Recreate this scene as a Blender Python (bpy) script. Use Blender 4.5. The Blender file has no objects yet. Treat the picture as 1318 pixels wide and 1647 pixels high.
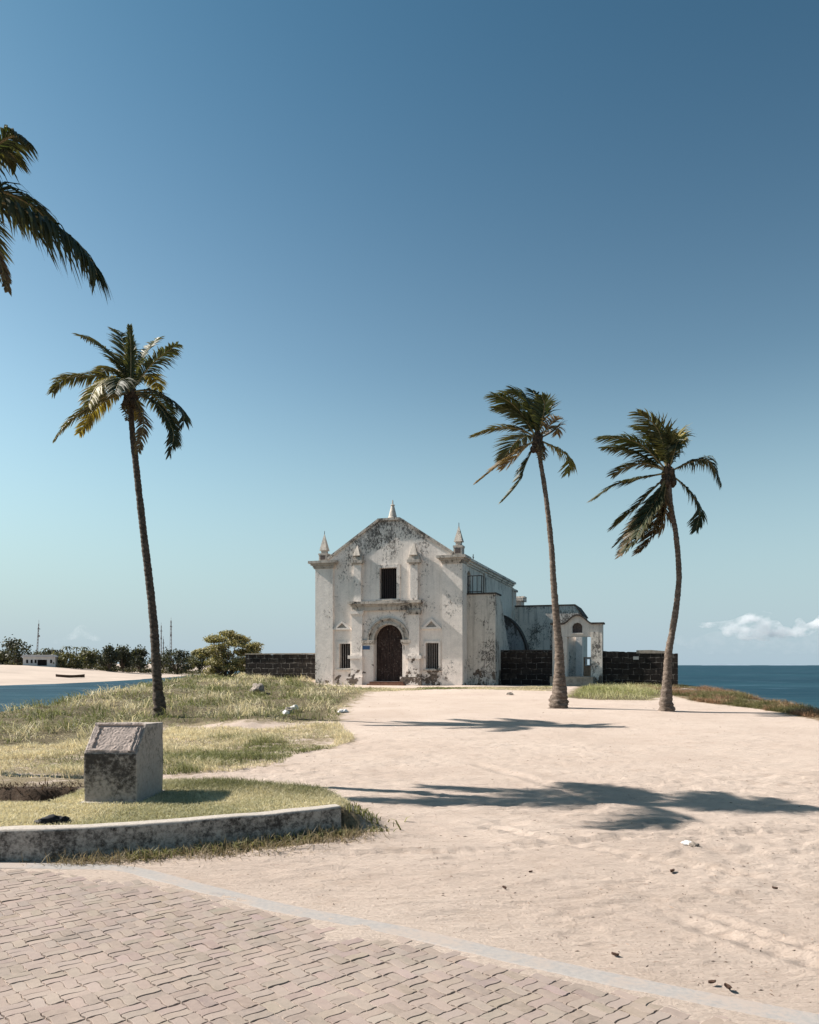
import bpy, bmesh, math, random
import numpy as np
from mathutils import Vector, Matrix, geometry, noise as mnoise

R = math.radians
SC = bpy.context.scene
COL = SC.collection

# ------------------------------------------------------------------ camera, sky, sun, exposure
F, CX, HY, CZ = 1281.0, 659.0, 1070.0, 1.65      # focal length and horizon measured on the 1318 px wide photo
cam_d = bpy.data.cameras.new('camera')
cam = bpy.data.objects.new('camera', cam_d); COL.objects.link(cam)
cam.location = (0, 0, CZ); cam.rotation_euler = (R(90), 0, 0)
cam_d.sensor_fit = 'HORIZONTAL'; cam_d.sensor_width = 36.0
cam_d.lens = 36.0 * F / 1318.0
cam_d.shift_y = (HY - 823.5) / 1318.0
cam_d.clip_start = 0.1; cam_d.clip_end = 60000
SC.camera = cam

SUN_EL, SUN_AZ = 41.0, -77.0                      # degrees; azimuth clockwise from +Y
world = bpy.data.worlds.new('World'); SC.world = world; world.use_nodes = True
wn, wl = world.node_tree.nodes, world.node_tree.links
wn.clear()
w_out = wn.new('ShaderNodeOutputWorld'); w_bg = wn.new('ShaderNodeBackground')
w_sky = wn.new('ShaderNodeTexSky'); w_sky.sky_type = 'NISHITA'; w_sky.sun_disc = False
w_sky.sun_elevation = R(SUN_EL); w_sky.sun_rotation = R(SUN_AZ)
w_sky.altitude = 0; w_sky.air_density = 1.0; w_sky.dust_density = 0.6; w_sky.ozone_density = 2.0
w_bg.inputs['Strength'].default_value = 0.05
w_zr = wn.new('ShaderNodeMapRange'); w_zr.interpolation_type = 'SMOOTHSTEP'; w_zr.inputs['From Min'].default_value = 0.28; w_zr.inputs['From Max'].default_value = 0.72
w_zm = wn.new('ShaderNodeMix'); w_zm.data_type = 'RGBA'; w_zm.blend_type = 'MULTIPLY'; w_zm.inputs[7].default_value = (0.58, 0.86, 0.93, 1)   # ozone blue overhead
w_gam = wn.new('ShaderNodeGamma'); w_gam.inputs['Gamma'].default_value = 1.5          # deeper zenith, paler horizon
w_mul = wn.new('ShaderNodeMix'); w_mul.data_type = 'RGBA'; w_mul.blend_type = 'MULTIPLY'; w_mul.inputs[0].default_value = 1.0
w_mul.inputs[7].default_value = (0.86, 0.765, 0.51, 1)
w_tc = wn.new('ShaderNodeTexCoord'); w_sep = wn.new('ShaderNodeSeparateXYZ'); w_rng = wn.new('ShaderNodeMapRange'); w_rng.interpolation_type = 'SMOOTHSTEP'
w_rng.inputs['From Min'].default_value = 0.0; w_rng.inputs['From Max'].default_value = 0.36; w_rng.inputs['To Min'].default_value = 0.95; w_rng.inputs['To Max'].default_value = 0.0
w_hz = wn.new('ShaderNodeMix'); w_hz.data_type = 'RGBA'; w_hz.inputs[7].default_value = (3.9, 5.15, 6.1, 1)   # sea air along the horizon
wl.new(w_sky.outputs[0], w_gam.inputs[0]); wl.new(w_gam.outputs[0], w_mul.inputs[6])
wl.new(w_tc.outputs['Generated'], w_sep.inputs[0]); wl.new(w_sep.outputs[2], w_rng.inputs['Value']); wl.new(w_rng.outputs[0], w_hz.inputs[0])
wl.new(w_sep.outputs[2], w_zr.inputs['Value']); wl.new(w_zr.outputs[0], w_zm.inputs[0]); wl.new(w_mul.outputs[2], w_zm.inputs[6]); wl.new(w_zm.outputs[2], w_hz.inputs[6]); wl.new(w_hz.outputs[2], w_bg.inputs['Color']); wl.new(w_bg.outputs[0], w_out.inputs['Surface'])

sun_d = bpy.data.lights.new('sun', 'SUN'); sun_d.energy = 5.0; sun_d.angle = R(0.5); sun_d.color = (1.0, 0.93, 0.85)
sun = bpy.data.objects.new('sun', sun_d); COL.objects.link(sun)
_sd = Vector((math.sin(R(SUN_AZ)) * math.cos(R(SUN_EL)), math.cos(R(SUN_AZ)) * math.cos(R(SUN_EL)), math.sin(R(SUN_EL))))
sun.rotation_euler = _sd.to_track_quat('Z', 'Y').to_euler()
SC.view_settings.view_transform = 'Standard'; SC.view_settings.look = 'None'
SC.view_settings.exposure = 1.1; SC.view_settings.gamma = 1.0
try: SC.view_settings.use_curve_mapping = False
except Exception: pass
SC.cycles.volume_bounces = 3
SC.cycles.max_bounces = 8
SC.cycles.transparent_max_bounces = 8

# ------------------------------------------------------------------ helpers
RNG = np.random.default_rng(7)
random.seed(7)

def tag(o, label=None, cat=None, group=None, kind=None):
    if label: o['label'] = label
    if cat: o['category'] = cat
    if group: o['group'] = group
    if kind: o['kind'] = kind
    return o

def empty(name, loc=(0, 0, 0), rz=0.0, label=None, cat=None, group=None):
    o = bpy.data.objects.new(name, None); COL.objects.link(o)
    o.location = loc; o.rotation_euler = (0, 0, rz); o.empty_display_size = 0.3
    return tag(o, label, cat, group)

def link_mesh(name, me, mat=None, parent=None, smooth=False):
    o = bpy.data.objects.new(name, me); COL.objects.link(o)
    if mat is not None: me.materials.append(mat)
    if parent is not None: o.parent = parent
    if smooth: me.polygons.foreach_set('use_smooth', np.ones(len(me.polygons), dtype=bool))
    return o

def np_mesh(name, V, quads=None, tris=None, mat=None, parent=None, smooth=False, col=None, attrs=None):
    me = bpy.data.meshes.new(name)
    V = np.asarray(V, dtype=np.float32)
    me.vertices.add(len(V)); me.vertices.foreach_set('co', V.ravel())
    idx, starts, tot, n = [], [], [], 0
    for arr, k in ((quads, 4), (tris, 3)):
        if arr is None or len(arr) == 0: continue
        arr = np.asarray(arr, dtype=np.int32)
        idx.append(arr.ravel()); starts.append(n + np.arange(len(arr)) * k); tot.append(np.full(len(arr), k)); n += arr.size
    idx = np.concatenate(idx); starts = np.concatenate(starts); tot = np.concatenate(tot)
    me.loops.add(len(idx)); me.loops.foreach_set('vertex_index', idx.astype(np.int32))
    me.polygons.add(len(starts)); me.polygons.foreach_set('loop_start', starts.astype(np.int32))
    me.polygons.foreach_set('loop_total', tot.astype(np.int32))
    me.update(calc_edges=True); me.validate()
    me.polygons.foreach_set('use_smooth', np.full(len(me.polygons), bool(smooth)))
    if col is not None:
        a = me.color_attributes.new('tint', 'FLOAT_COLOR', 'POINT')
        c4 = np.ones((len(V), 4), dtype=np.float32); c4[:, :3] = col
        a.data.foreach_set('color', c4.ravel())
    for k, v in (attrs or {}).items():
        a = me.attributes.new(k, 'FLOAT', 'POINT'); a.data.foreach_set('value', np.asarray(v, dtype=np.float32))
    return link_mesh(name, me, mat, parent, smooth)

class MB:
    """collects shapes and links them as ONE mesh object"""
    def __init__(s): s.v, s.f = [], []
    def add(s, vs, fs):
        b = len(s.v); s.v += [tuple(p) for p in vs]; s.f += [[b + i for i in f] for f in fs]; return s
    def box(s, x0, x1, y0, y1, z0, z1):
        vs = [(x, y, z) for z in (z0, z1) for y in (y0, y1) for x in (x0, x1)]
        return s.add(vs, [(0, 2, 3, 1), (4, 5, 7, 6), (0, 1, 5, 4), (2, 6, 7, 3), (0, 4, 6, 2), (1, 3, 7, 5)])
    def taper(s, x0, x1, y0, y1, z0, z1, k):
        cx, cy = (x0 + x1) / 2, (y0 + y1) / 2
        vs = [(x, y, z0) for y in (y0, y1) for x in (x0, x1)]
        vs += [(cx + (x - cx) * k, cy + (y - cy) * k, z1) for y in (y0, y1) for x in (x0, x1)]
        return s.add(vs, [(0, 2, 3, 1), (4, 5, 7, 6), (0, 1, 5, 4), (2, 6, 7, 3), (0, 4, 6, 2), (1, 3, 7, 5)])
    def prism(s, outline, a0, a1, axis='y', holes=()):
        """outline (and holes) in the plane across the axis: 'y' -> (x, z), 'x' -> (y, z), 'z' -> (x, y)"""
        def P(p, a):
            return (p[0], a, p[1]) if axis == 'y' else (a, p[0], p[1]) if axis == 'x' else (p[0], p[1], a)
        loops = [list(outline)] + [list(h) for h in holes]
        flat = [p for l in loops for p in l]; n = len(flat)
        tri = geometry.tessellate_polygon([[Vector((p[0], p[1], 0)) for p in l] for l in loops])
        vs = [P(p, a0) for p in flat] + [P(p, a1) for p in flat]
        fs = [tuple(t) for t in tri] + [tuple(i + n for i in reversed(t)) for t in tri]
        k = 0
        for l in loops:
            m = len(l)
            for i in range(m):
                j = (i + 1) % m
                fs.append((k + i, k + j, k + j + n, k + i + n))
            k += m
        return s.add(vs, fs)
    def lathe(s, cx, cy, prof, n=16):
        vs, fs = [], []
        for r, z in prof:
            for i in range(n):
                a = 2 * math.pi * i / n
                vs.append((cx + r * math.cos(a), cy + r * math.sin(a), z))
        for k in range(len(prof) - 1):
            for i in range(n):
                j = (i + 1) % n
                fs.append((k * n + i, k * n + j, (k + 1) * n + j, (k + 1) * n + i))
        fs.append(tuple(range(n - 1, -1, -1))); fs.append(tuple((len(prof) - 1) * n + i for i in range(n)))
        return s.add(vs, fs)
    def tube(s, pts, rad, n=8):
        pts = [Vector(p) for p in pts]
        if not hasattr(rad, '__len__'): rad = [rad] * len(pts)
        vs, fs = [], []
        up = Vector((0, 1, 0)) if abs((pts[-1] - pts[0]).normalized().y) < 0.9 else Vector((1, 0, 0))
        for k, p in enumerate(pts):
            t = (pts[min(k + 1, len(pts) - 1)] - pts[max(k - 1, 0)]).normalized()
            a = t.cross(up).normalized(); b = a.cross(t).normalized()
            for i in range(n):
                an = 2 * math.pi * i / n
                vs.append(p + (a * math.cos(an) + b * math.sin(an)) * rad[k])
        for k in range(len(pts) - 1):
            for i in range(n):
                j = (i + 1) % n
                fs.append((k * n + i, k * n + j, (k + 1) * n + j, (k + 1) * n + i))
        fs.append(tuple(range(n - 1, -1, -1))); fs.append(tuple((len(pts) - 1) * n + i for i in range(n)))
        return s.add(vs, fs)
    def build(s, name, mat=None, parent=None, smooth=False, bevel=0.0, seg=2):
        me = bpy.data.meshes.new(name); me.from_pydata(s.v, [], s.f); me.update()
        bm = bmesh.new(); bm.from_mesh(me); bmesh.ops.recalc_face_normals(bm, faces=bm.faces); bm.to_mesh(me); bm.free()
        o = link_mesh(name, me, mat, parent, smooth)
        if bevel:
            m = o.modifiers.new('bevel', 'BEVEL'); m.width = bevel; m.segments = seg; m.limit_method = 'ANGLE'; m.angle_limit = R(35)
        return o

# value noise on arrays
_perm = RNG.random((256, 256)).astype(np.float64)
def vnoise(x, y, seed=0):
    x = np.asarray(x, float) + seed * 17.31; y = np.asarray(y, float) + seed * 9.77
    xi, yi = np.floor(x).astype(int), np.floor(y).astype(int)
    fx, fy = x - xi, y - yi
    fx = fx * fx * (3 - 2 * fx); fy = fy * fy * (3 - 2 * fy)
    a = _perm[xi % 256, yi % 256]; b = _perm[(xi + 1) % 256, yi % 256]
    c = _perm[xi % 256, (yi + 1) % 256]; d = _perm[(xi + 1) % 256, (yi + 1) % 256]
    return (a * (1 - fx) + b * fx) * (1 - fy) + (c * (1 - fx) + d * fx) * fy - 0.5
def fbm(x, y, o=4, seed=0):
    s, a = 0, 1.0
    for k in range(o):
        s = s + a * vnoise(x * 2 ** k, y * 2 ** k, seed + k); a *= 0.5
    return s
def sm(a, b, x):
    t = np.clip((np.asarray(x, float) - a) / (b - a), 0, 1); return t * t * (3 - 2 * t)

def in_poly(px, py, poly):
    px = np.asarray(px, float); py = np.asarray(py, float); r = np.zeros(px.shape, bool)
    n = len(poly)
    for i in range(n):
        x0, y0 = poly[i]; x1, y1 = poly[(i + 1) % n]
        if y0 == y1: continue
        c = ((y0 > py) != (y1 > py)) & (px < (x1 - x0) * (py - y0) / (y1 - y0) + x0)
        r ^= c
    return r
def poly_dist(px, py, poly, closed=True):
    px = np.asarray(px, float); py = np.asarray(py, float); d = np.full(px.shape, 1e9)
    n = len(poly)
    for i in range(n if closed else n - 1):
        x0, y0 = poly[i]; x1, y1 = poly[(i + 1) % n]
        vx, vy = x1 - x0, y1 - y0
        t = np.clip(((px - x0) * vx + (py - y0) * vy) / (vx * vx + vy * vy + 1e-12), 0, 1)
        d = np.minimum(d, np.hypot(px - x0 - t * vx, py - y0 - t * vy))
    return d

def smooth_path(pts, n=8):
    """Catmull-Rom through the points"""
    P = [Vector(p) for p in pts]; out = []
    for i in range(len(P) - 1):
        p0 = P[max(i - 1, 0)]; p1 = P[i]; p2 = P[i + 1]; p3 = P[min(i + 2, len(P) - 1)]
        for k in range(n):
            t = k / n
            out.append(0.5 * ((2 * p1) + (p2 - p0) * t + (2 * p0 - 5 * p1 + 4 * p2 - p3) * t * t + (3 * p1 - p0 - 3 * p2 + p3) * t ** 3))
    out.append(P[-1]); return out

# ------------------------------------------------------------------ the lie of the land (metres)
KERB = [tuple(p)[:2] for p in smooth_path([(-9, 6.95, 0), (-7, 6.76, 0), (-5, 6.66, 0), (-3.44, 6.69, 0), (-2.82, 6.82, 0), (-1.84, 7.18, 0), (-1.22, 7.48, 0), (-0.67, 7.84, 0)], 6)]
BED = KERB + [(-0.62, 8.3), (-0.95, 8.95), (-2.0, 9.55), (-3.6, 9.9), (-6, 10.4), (-9, 10.8)]
BAND = [tuple(p)[:2] for p in smooth_path([(-12, 7.05, 0), (-8, 6.75, 0), (-5, 6.6, 0), (-3.37, 6.56, 0), (-2.83, 6.52, 0), (-2.29, 6.44, 0), (-1.54, 5.90, 0), (-0.88, 5.42, 0), (0.0, 4.91, 0), (0.5, 4.56, 0), (1.11, 4.16, 0), (1.9, 3.69, 0), (3.4, 2.85, 0), (6, 1.5, 0)], 6)]
PAVE = BAND + [(6, -6), (-12, -6)]
EDGE_L = np.array([(-13.5, -10), (-13, 10), (-11.6, 20), (-12.2, 28), (-13.0, 36), (-14.2, 46), (-15.5, 58), (-13, 80)])
EDGE_R = np.array([(13.5, -10), (12.6, 10), (12.6, 22), (12.9, 27), (15.2, 42), (17, 50), (17.5, 80)])

def ground_z(x, y, detail=True):
    x = np.asarray(x, float); y = np.asarray(y, float)
    z = 0.45 * sm(13, 43, y)
    z = z + 0.10 * sm(-2, -8, x) * sm(13, 20, y) + 0.25 * sm(-3, -9, x) * sm(40, 54, y)
    z = z + 0.05 * fbm(x * 0.3, y * 0.3, 3, 3) * sm(9, 16, y)
    z = z + 0.20 * (fbm(x * 0.6, y * 0.5, 4, 11)) * sm(-1.5, -5, x) * sm(11.5, 15, y)
    # raised bed behind the kerb
    ins = in_poly(x, y, BED); d = poly_dist(x, y, BED); sd = np.where(ins, d, -d)
    front = poly_dist(x, y, KERB, False)
    wide = np.where(front < d + 0.06, 0.05, 0.55)
    bed = 0.235 * sm(-0.9 * wide, 0.1 * wide + 0.04, sd - 0.05)
    z = np.maximum(z, bed + 0 * z) + 0.0
    # dug hollow left of the pedestal
    h = sm(0, 0.10, np.minimum(np.minimum(x + 6.4, -3.68 - x), 9.2 + 0.3 * fbm(x * 1.5, y * 1.5, 3, 5) - y)) * sm(0, 0.7, y - 8.1)
    z = z - 0.36 * h * (0.8 + 0.6 * fbm(x * 3, y * 3, 3, 8))
    # paving bed
    pv = in_poly(x, y, PAVE); pd = poly_dist(x, y, BAND, False)
    if detail:
        near = sm(26, 9, y)
        n = 0.030 * fbm(x * 1.1, y * 2.2, 4, 21) + 0.045 * fbm(x * 3.0 + y, y * 8.0, 4, 31) * sm(-0.3, 0.3, fbm(x * 0.4, y * 0.5, 3, 37))
        # dragged, combed tracks in the sand
        n = n + 0.030 * np.maximum(0, fbm((x * 0.94 + y * 0.34) * 1.2, (y * 0.94 - x * 0.34) * 14, 3, 41)) * sm(-0.1, 0.25, fbm(x * 0.7, y * 0.7, 2, 43) + 0.12)
        pit = fbm(x * 5.5, y * 9.0, 3, 45); n = n - 0.016 * sm(0.10, 0.34, pit) * sm(-0.25, 0.2, fbm(x * 0.5, y * 0.6, 2, 47)) + 0.005 * sm(0.02, 0.10, pit) * (1 - sm(0.10, 0.2, pit))
        for (ax, ay, bx, by, wd) in ((2.2, 9.6, 1.2, 13.5, 0.16), (1.75, 5.2, 3.4, 3.2, 0.11), (1.95, 5.3, 3.6, 3.3, 0.08), (0.7, 8.3, 2.8, 6.0, 0.1), (-0.6, 7.0, 4.4, 8.0, 0.12), (2.6, 4.4, 5.4, 5.0, 0.1)):
            ll = math.hypot(bx - ax, by - ay); ux, uy = (bx - ax) / ll, (by - ay) / ll
            s_ = (x - ax) * ux + (y - ay) * uy; q = -(x - ax) * uy + (y - ay) * ux + 0.12 * np.sin(s_ * 1.3)
            env = sm(-0.3, 0.3, s_) * sm(ll + 0.3, ll - 0.3, s_)
            n = n - env * 0.020 * np.exp(-(q / wd) ** 2 * 2) * (1 + 0.5 * np.sin(s_ * 38)) + env * 0.012 * np.exp(-((np.abs(q) - wd * 1.3) / (wd * 0.5)) ** 2)
        z = z + n * near * np.where(pv, 0, 1) * sm(0.0, 0.5, pd) * np.where(ins, 0.5, 1)
        z = np.where(pv, -0.0080 + 0.0110 * sm(0.45, 0.02, pd + 0.25 * fbm(x * 2, y * 2, 3, 51)) + 0.006 * fbm(x * 2.3, y * 2.3, 3, 61), z)
    else:
        z = np.where(pv, 0.0, z)
    # shores
    el = np.interp(y, EDGE_L[:, 1], EDGE_L[:, 0]) + 0.7 * fbm(x * 0 + 3.3, y * 0.35, 3, 71)
    er = np.interp(y, EDGE_R[:, 1], EDGE_R[:, 0]) + 0.9 * fbm(x * 0 + 7.3, y * 0.35, 3, 73)
    o = np.maximum(np.maximum(el - x, x - er), y - 76)
    o = np.maximum(o, 0)
    return np.maximum(z - 0.30 * o ** 1.25, -5.0)

def gz(x, y): return float(ground_z(np.array([x]), np.array([y]), False)[0])
def ground_at(px, py):
    """the point of the ground seen at a photo pixel"""
    Y = 1.65 * F / max(py - HY, 3)
    for _ in range(40):
        X = (px - CX) / F * Y
        Y = 0.5 * Y + 0.5 * (CZ - gz(X, Y)) * F / max(py - HY, 3)
    return (px - CX) / F * Y, Y
def at(px, py, Y): return Vector(((px - CX) / F * Y, Y, CZ + (HY - py) / F * Y))
def gpoly(pts): return [ground_at(*p) for p in pts]

# ------------------------------------------------------------------ materials
class NT:
    def __init__(s, name):
        s.m = bpy.data.materials.new(name); s.m.use_nodes = True; s.n = s.m.node_tree.nodes; s.l = s.m.node_tree.links
        s.n.clear(); s.out = s.n.new('ShaderNodeOutputMaterial'); s.bs = s.n.new('ShaderNodeBsdfPrincipled')
        s.l.new(s.bs.outputs[0], s.out.inputs['Surface']); s._tc = None
    def tc(s, k='Object'):
        if s._tc is None: s._tc = s.n.new('ShaderNodeTexCoord')
        return s._tc.outputs[k]
    def set(s, sock, v):
        if isinstance(v, bpy.types.NodeSocket): s.l.new(v, sock)
        elif isinstance(v, (tuple, list)) and len(v) == 3 and sock.type == 'RGBA': sock.default_value = (*v, 1)
        else: sock.default_value = v
    def noise(s, scale, detail=4, rough=0.55, vec=None, sc=None, dist=0.0):
        n = s.n.new('ShaderNodeTexNoise'); n.inputs['Scale'].default_value = scale; n.inputs['Detail'].default_value = detail
        n.inputs['Roughness'].default_value = rough; n.inputs['Distortion'].default_value = dist
        v = vec or s.tc()
        if sc:
            m = s.n.new('ShaderNodeMapping'); m.inputs['Scale'].default_value = sc; s.l.new(v, m.inputs[0]); v = m.outputs[0]
        s.l.new(v, n.inputs['Vector']); return n.outputs['Fac']
    def ramp(s, fac, a, b, c0=0.0, c1=1.0):
        n = s.n.new('ShaderNodeMapRange'); n.interpolation_type = 'SMOOTHSTEP'
        for k, v in zip(('Value', 'From Min', 'From Max', 'To Min', 'To Max'), (fac, a, b, c0, c1)): s.set(n.inputs[k], v)
        return n.outputs[0]
    def math(s, op, a, b=0.0, clamp=False):
        n = s.n.new('ShaderNodeMath'); n.operation = op; n.use_clamp = clamp; s.set(n.inputs[0], a); s.set(n.inputs[1], b); return n.outputs[0]
    def mix(s, fac, a, b, mode='MIX'):
        n = s.n.new('ShaderNodeMix'); n.data_type = 'RGBA'; n.blend_type = mode
        s.set(n.inputs[0], fac); s.set(n.inputs[6], a); s.set(n.inputs[7], b); return n.outputs[2]
    def attr(s, name, out='Color'):
        n = s.n.new('ShaderNodeAttribute'); n.attribute_name = name; return n.outputs[out]
    def z(s, k='Object'):
        n = s.n.new('ShaderNodeSeparateXYZ'); s.l.new(s.tc(k), n.inputs[0]); return n.outputs
    def bump(s, h, strength=0.4, dist=0.02, prev=None):
        n = s.n.new('ShaderNodeBump'); n.inputs['Strength'].default_value = strength; n.inputs['Distance'].default_value = dist
        s.set(n.inputs['Height'], h)
        if prev is not None: s.l.new(prev, n.inputs['Normal'])
        return n.outputs[0]
    def fin(s, color, rough=0.9, normal=None, spec=0.2, metal=0.0):
        s.set(s.bs.inputs['Base Color'], color); s.set(s.bs.inputs['Roughness'], rough)
        s.set(s.bs.inputs['Specular IOR Level'], spec); s.set(s.bs.inputs['Metallic'], metal)
        if normal is not None: s.l.new(normal, s.bs.inputs['Normal'])
        return s.m

def m_sand():
    s = NT('sand_ground')
    soil = s.attr('soil', 'Fac'); dark = s.attr('hollow', 'Fac')
    n1 = s.noise(0.35, 5, 0.6); n2 = s.noise(2.2, 6, 0.65); n3 = s.noise(30, 5, 0.7); n4 = s.noise(160, 3, 0.6)
    c = s.mix(s.ramp(n1, 0.3, 0.7), (0.435, 0.352, 0.298), (0.495, 0.41, 0.352))
    c = s.mix(s.ramp(n2, 0.5, 0.75, 0, 0.5), c, (0.35, 0.27, 0.215))
    c = s.mix(s.ramp(n3, 0.35, 0.8, 0, 0.35), c, (0.33, 0.255, 0.205))
    c = s.mix(s.ramp(n4, 0.66, 0.74, 0, 0.6), c, (0.16, 0.115, 0.085))
    crumb = s.noise(46, 2, 0.5); c = s.mix(s.math('MULTIPLY', s.ramp(crumb, 0.70, 0.74), s.ramp(n2, 0.4, 0.6), True), c, (0.10, 0.07, 0.05))
    sp2 = s.noise(13, 3, 0.6, sc=(0.55, 1.4, 1)); c = s.mix(s.math('MULTIPLY', s.ramp(sp2, 0.67, 0.73), s.ramp(n1, 0.40, 0.56), True), c, (0.22, 0.155, 0.115))
    scr = s.noise(8, 7, 0.72, sc=(0.28, 2.0, 1), dist=0.4); c = s.mix(s.ramp(scr, 0.58, 0.70, 0, 0.42), c, (0.30, 0.22, 0.18))
    e = s.math('ADD', soil, s.ramp(n2, 0.3, 0.7, -0.28, 0.28))
    so = s.mix(s.ramp(n3, 0.3, 0.7), (0.14, 0.115, 0.07), (0.28, 0.225, 0.15))
    so = s.mix(s.ramp(soil, 0.75, 0.98), so, s.mix(s.ramp(n3, 0.3, 0.7), (0.06, 0.05, 0.03), (0.16, 0.13, 0.08)))
    c = s.mix(s.ramp(e, 0.35, 0.65), c, so)
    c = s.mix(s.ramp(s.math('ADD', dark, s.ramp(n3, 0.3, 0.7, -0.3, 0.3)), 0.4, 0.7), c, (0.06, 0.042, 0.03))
    b = s.bump(s.noise(7, 9, 0.74, sc=(0.4, 1.8, 1), dist=0.0), 0.8, 0.04)
    b = s.bump(s.math('MULTIPLY', scr, -1.0), 0.7, 0.05, b)
    b = s.bump(n3, 0.8, 0.016, b)
    b = s.bump(n4, 0.35, 0.004, b)
    return s.fin(c, 0.95, b, 0.1)

def m_plaster(name, dirt=0.0, tone=(0.66, 0.615, 0.565), low=0.0, streak=0.10, black=(0.035, 0.03, 0.028), fine=9.0, facade=False):
    """old limewash: grey blotches, black lichen, rain streaks, plaster gone near the ground"""
    s = NT(name); xyz = s.z()
    big = s.noise(0.55, 5, 0.6); mid = s.noise(2.3, 9, 0.68); fin = s.noise(fine, 10, 0.8, sc=(1, 1, 0.6), dist=0.6)
    st = s.noise(1.0, 6, 0.6, sc=(5.0, 5.0, 0.35))
    c = s.mix(s.ramp(mid, 0.35, 0.7), tone, tuple(t * 0.86 for t in tone))
    c = s.mix(s.ramp(s.noise(14, 6, 0.7), 0.45, 0.75, 0, 0.45), c, tuple(t * 0.62 for t in tone))
    run = s.math('MULTIPLY', s.ramp(st, 0.47, 0.70), s.math('ADD', streak, s.math('MULTIPLY', s.ramp(xyz[2], 4.6, 7.6), 0.16)), True)
    c = s.mix(run, c, (0.16, 0.145, 0.13))
    thr = s.math('ADD', fin, s.ramp(big, 0.3, 0.75, -0.10, 0.14))
    thr = s.math('ADD', thr, s.ramp(xyz[2], 7.0, 9.8, 0.0, 0.075))
    thr = s.math('ADD', thr, s.ramp(xyz[2], 1.3, 0.0, 0.0, 0.05))
    if facade:
        thr = s.math('ADD', thr, s.math('MULTIPLY', s.ramp(xyz[2], 4.6, 9.4, 0.0, 0.085), s.math('MULTIPLY', s.ramp(xyz[0], -3.6, -0.4), s.ramp(xyz[0], 4.6, 1.4))))
    lich = s.ramp(thr, 0.64 - dirt, 0.75 - dirt, 0, 0.9)
    c = s.mix(lich, c, black)
    pat = s.noise(1.15, 7, 0.62, dist=0.3)
    pp = s.math('ADD', pat, s.ramp(xyz[2], 2.6, 0.1, -0.16, 0.06 + low))
    if facade:   # the plaster has fallen around the right-hand column foot and window
        zone = s.math('MULTIPLY', s.math('MULTIPLY', s.ramp(xyz[0], 0.9, 1.4), s.ramp(xyz[0], 3.5, 2.9)), s.math('MULTIPLY', s.ramp(xyz[2], 3.0, 2.2), s.ramp(xyz[2], 0.0, 0.4)))
        pp = s.math('ADD', s.math('ADD', pp, s.math('MULTIPLY', zone, 0.065)), s.math('MULTIPLY', zone, s.ramp(s.noise(4.5, 8, 0.7), 0.3, 0.7, -0.13, 0.13)))
    gone = s.ramp(pp, 0.600, 0.622)
    c = s.mix(gone, c, s.mix(s.ramp(fin, 0.4, 0.65), (0.06, 0.048, 0.04), (0.20, 0.155, 0.12)))
    c = s.mix(s.ramp(s.noise(22, 5, 0.75), 0.42, 0.62, 0.0, 0.22), c, tuple(t * 0.45 for t in tone))
    b = s.bump(s.noise(5, 8, 0.75), 0.6, 0.04)
    b = s.bump(s.math('MULTIPLY', s.math('ADD', gone, lich), -1.0), 0.5, 0.02, b)
    return s.fin(c, 0.93, b, 0.12)

def m_blockwall(name, scale=1.0, mortar=(0.24, 0.215, 0.195), a=(0.020, 0.016, 0.014), bb=(0.075, 0.06, 0.05)):
    s = NT(name); xyz = s.z()
    cv = s.n.new('ShaderNodeCombineXYZ')
    wob = s.noise(1.3, 3, 0.5)
    s.l.new(xyz[0], cv.inputs[0]); s.l.new(s.math('ADD', xyz[2], s.ramp(wob, 0.2, 0.8, -0.06, 0.06)), cv.inputs[1])
    br = s.n.new('ShaderNodeTexBrick'); s.l.new(cv.outputs[0], br.inputs['Vector'])
    br.inputs['Scale'].default_value = scale; br.inputs['Brick Width'].default_value = 0.62; br.inputs['Row Height'].default_value = 0.33
    br.inputs['Mortar Size'].default_value = 0.018; br.inputs['Mortar Smooth'].default_value = 0.35; br.inputs['Bias'].default_value = -0.2
    br.inputs['Color1'].default_value = (*a, 1); br.inputs['Color2'].default_value = (*bb, 1); br.inputs['Mortar'].default_value = (*mortar, 1)
    n = s.noise(3.5, 8, 0.7); n2 = s.noise(1.1, 5, 0.6)
    c = s.mix(s.ramp(n, 0.36, 0.58, 0, 0.92), br.outputs['Color'], (0.022, 0.018, 0.017))
    c = s.mix(s.ramp(n2, 0.60, 0.72, 0, 0.5), c, (0.19, 0.165, 0.145))
    b = s.bump(s.math('MULTIPLY', br.outputs['Fac'], -1.0), 0.8, 0.04); b = s.bump(n, 0.6, 0.06, b)
    return s.fin(c, 0.95, b, 0.15)

def m_simple(name, col, rough=0.8, var=0.3, scale=8, spec=0.3, metal=0.0, bump=0.2, dist=0.01):
    s = NT(name); n = s.noise(scale, 6, 0.65)
    c = s.mix(s.ramp(n, 0.3, 0.7), tuple(v * (1 - var) for v in col), tuple(min(1, v * (1 + var)) for v in col))
    return s.fin(c, rough, s.bump(n, bump, dist), spec, metal)

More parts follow.
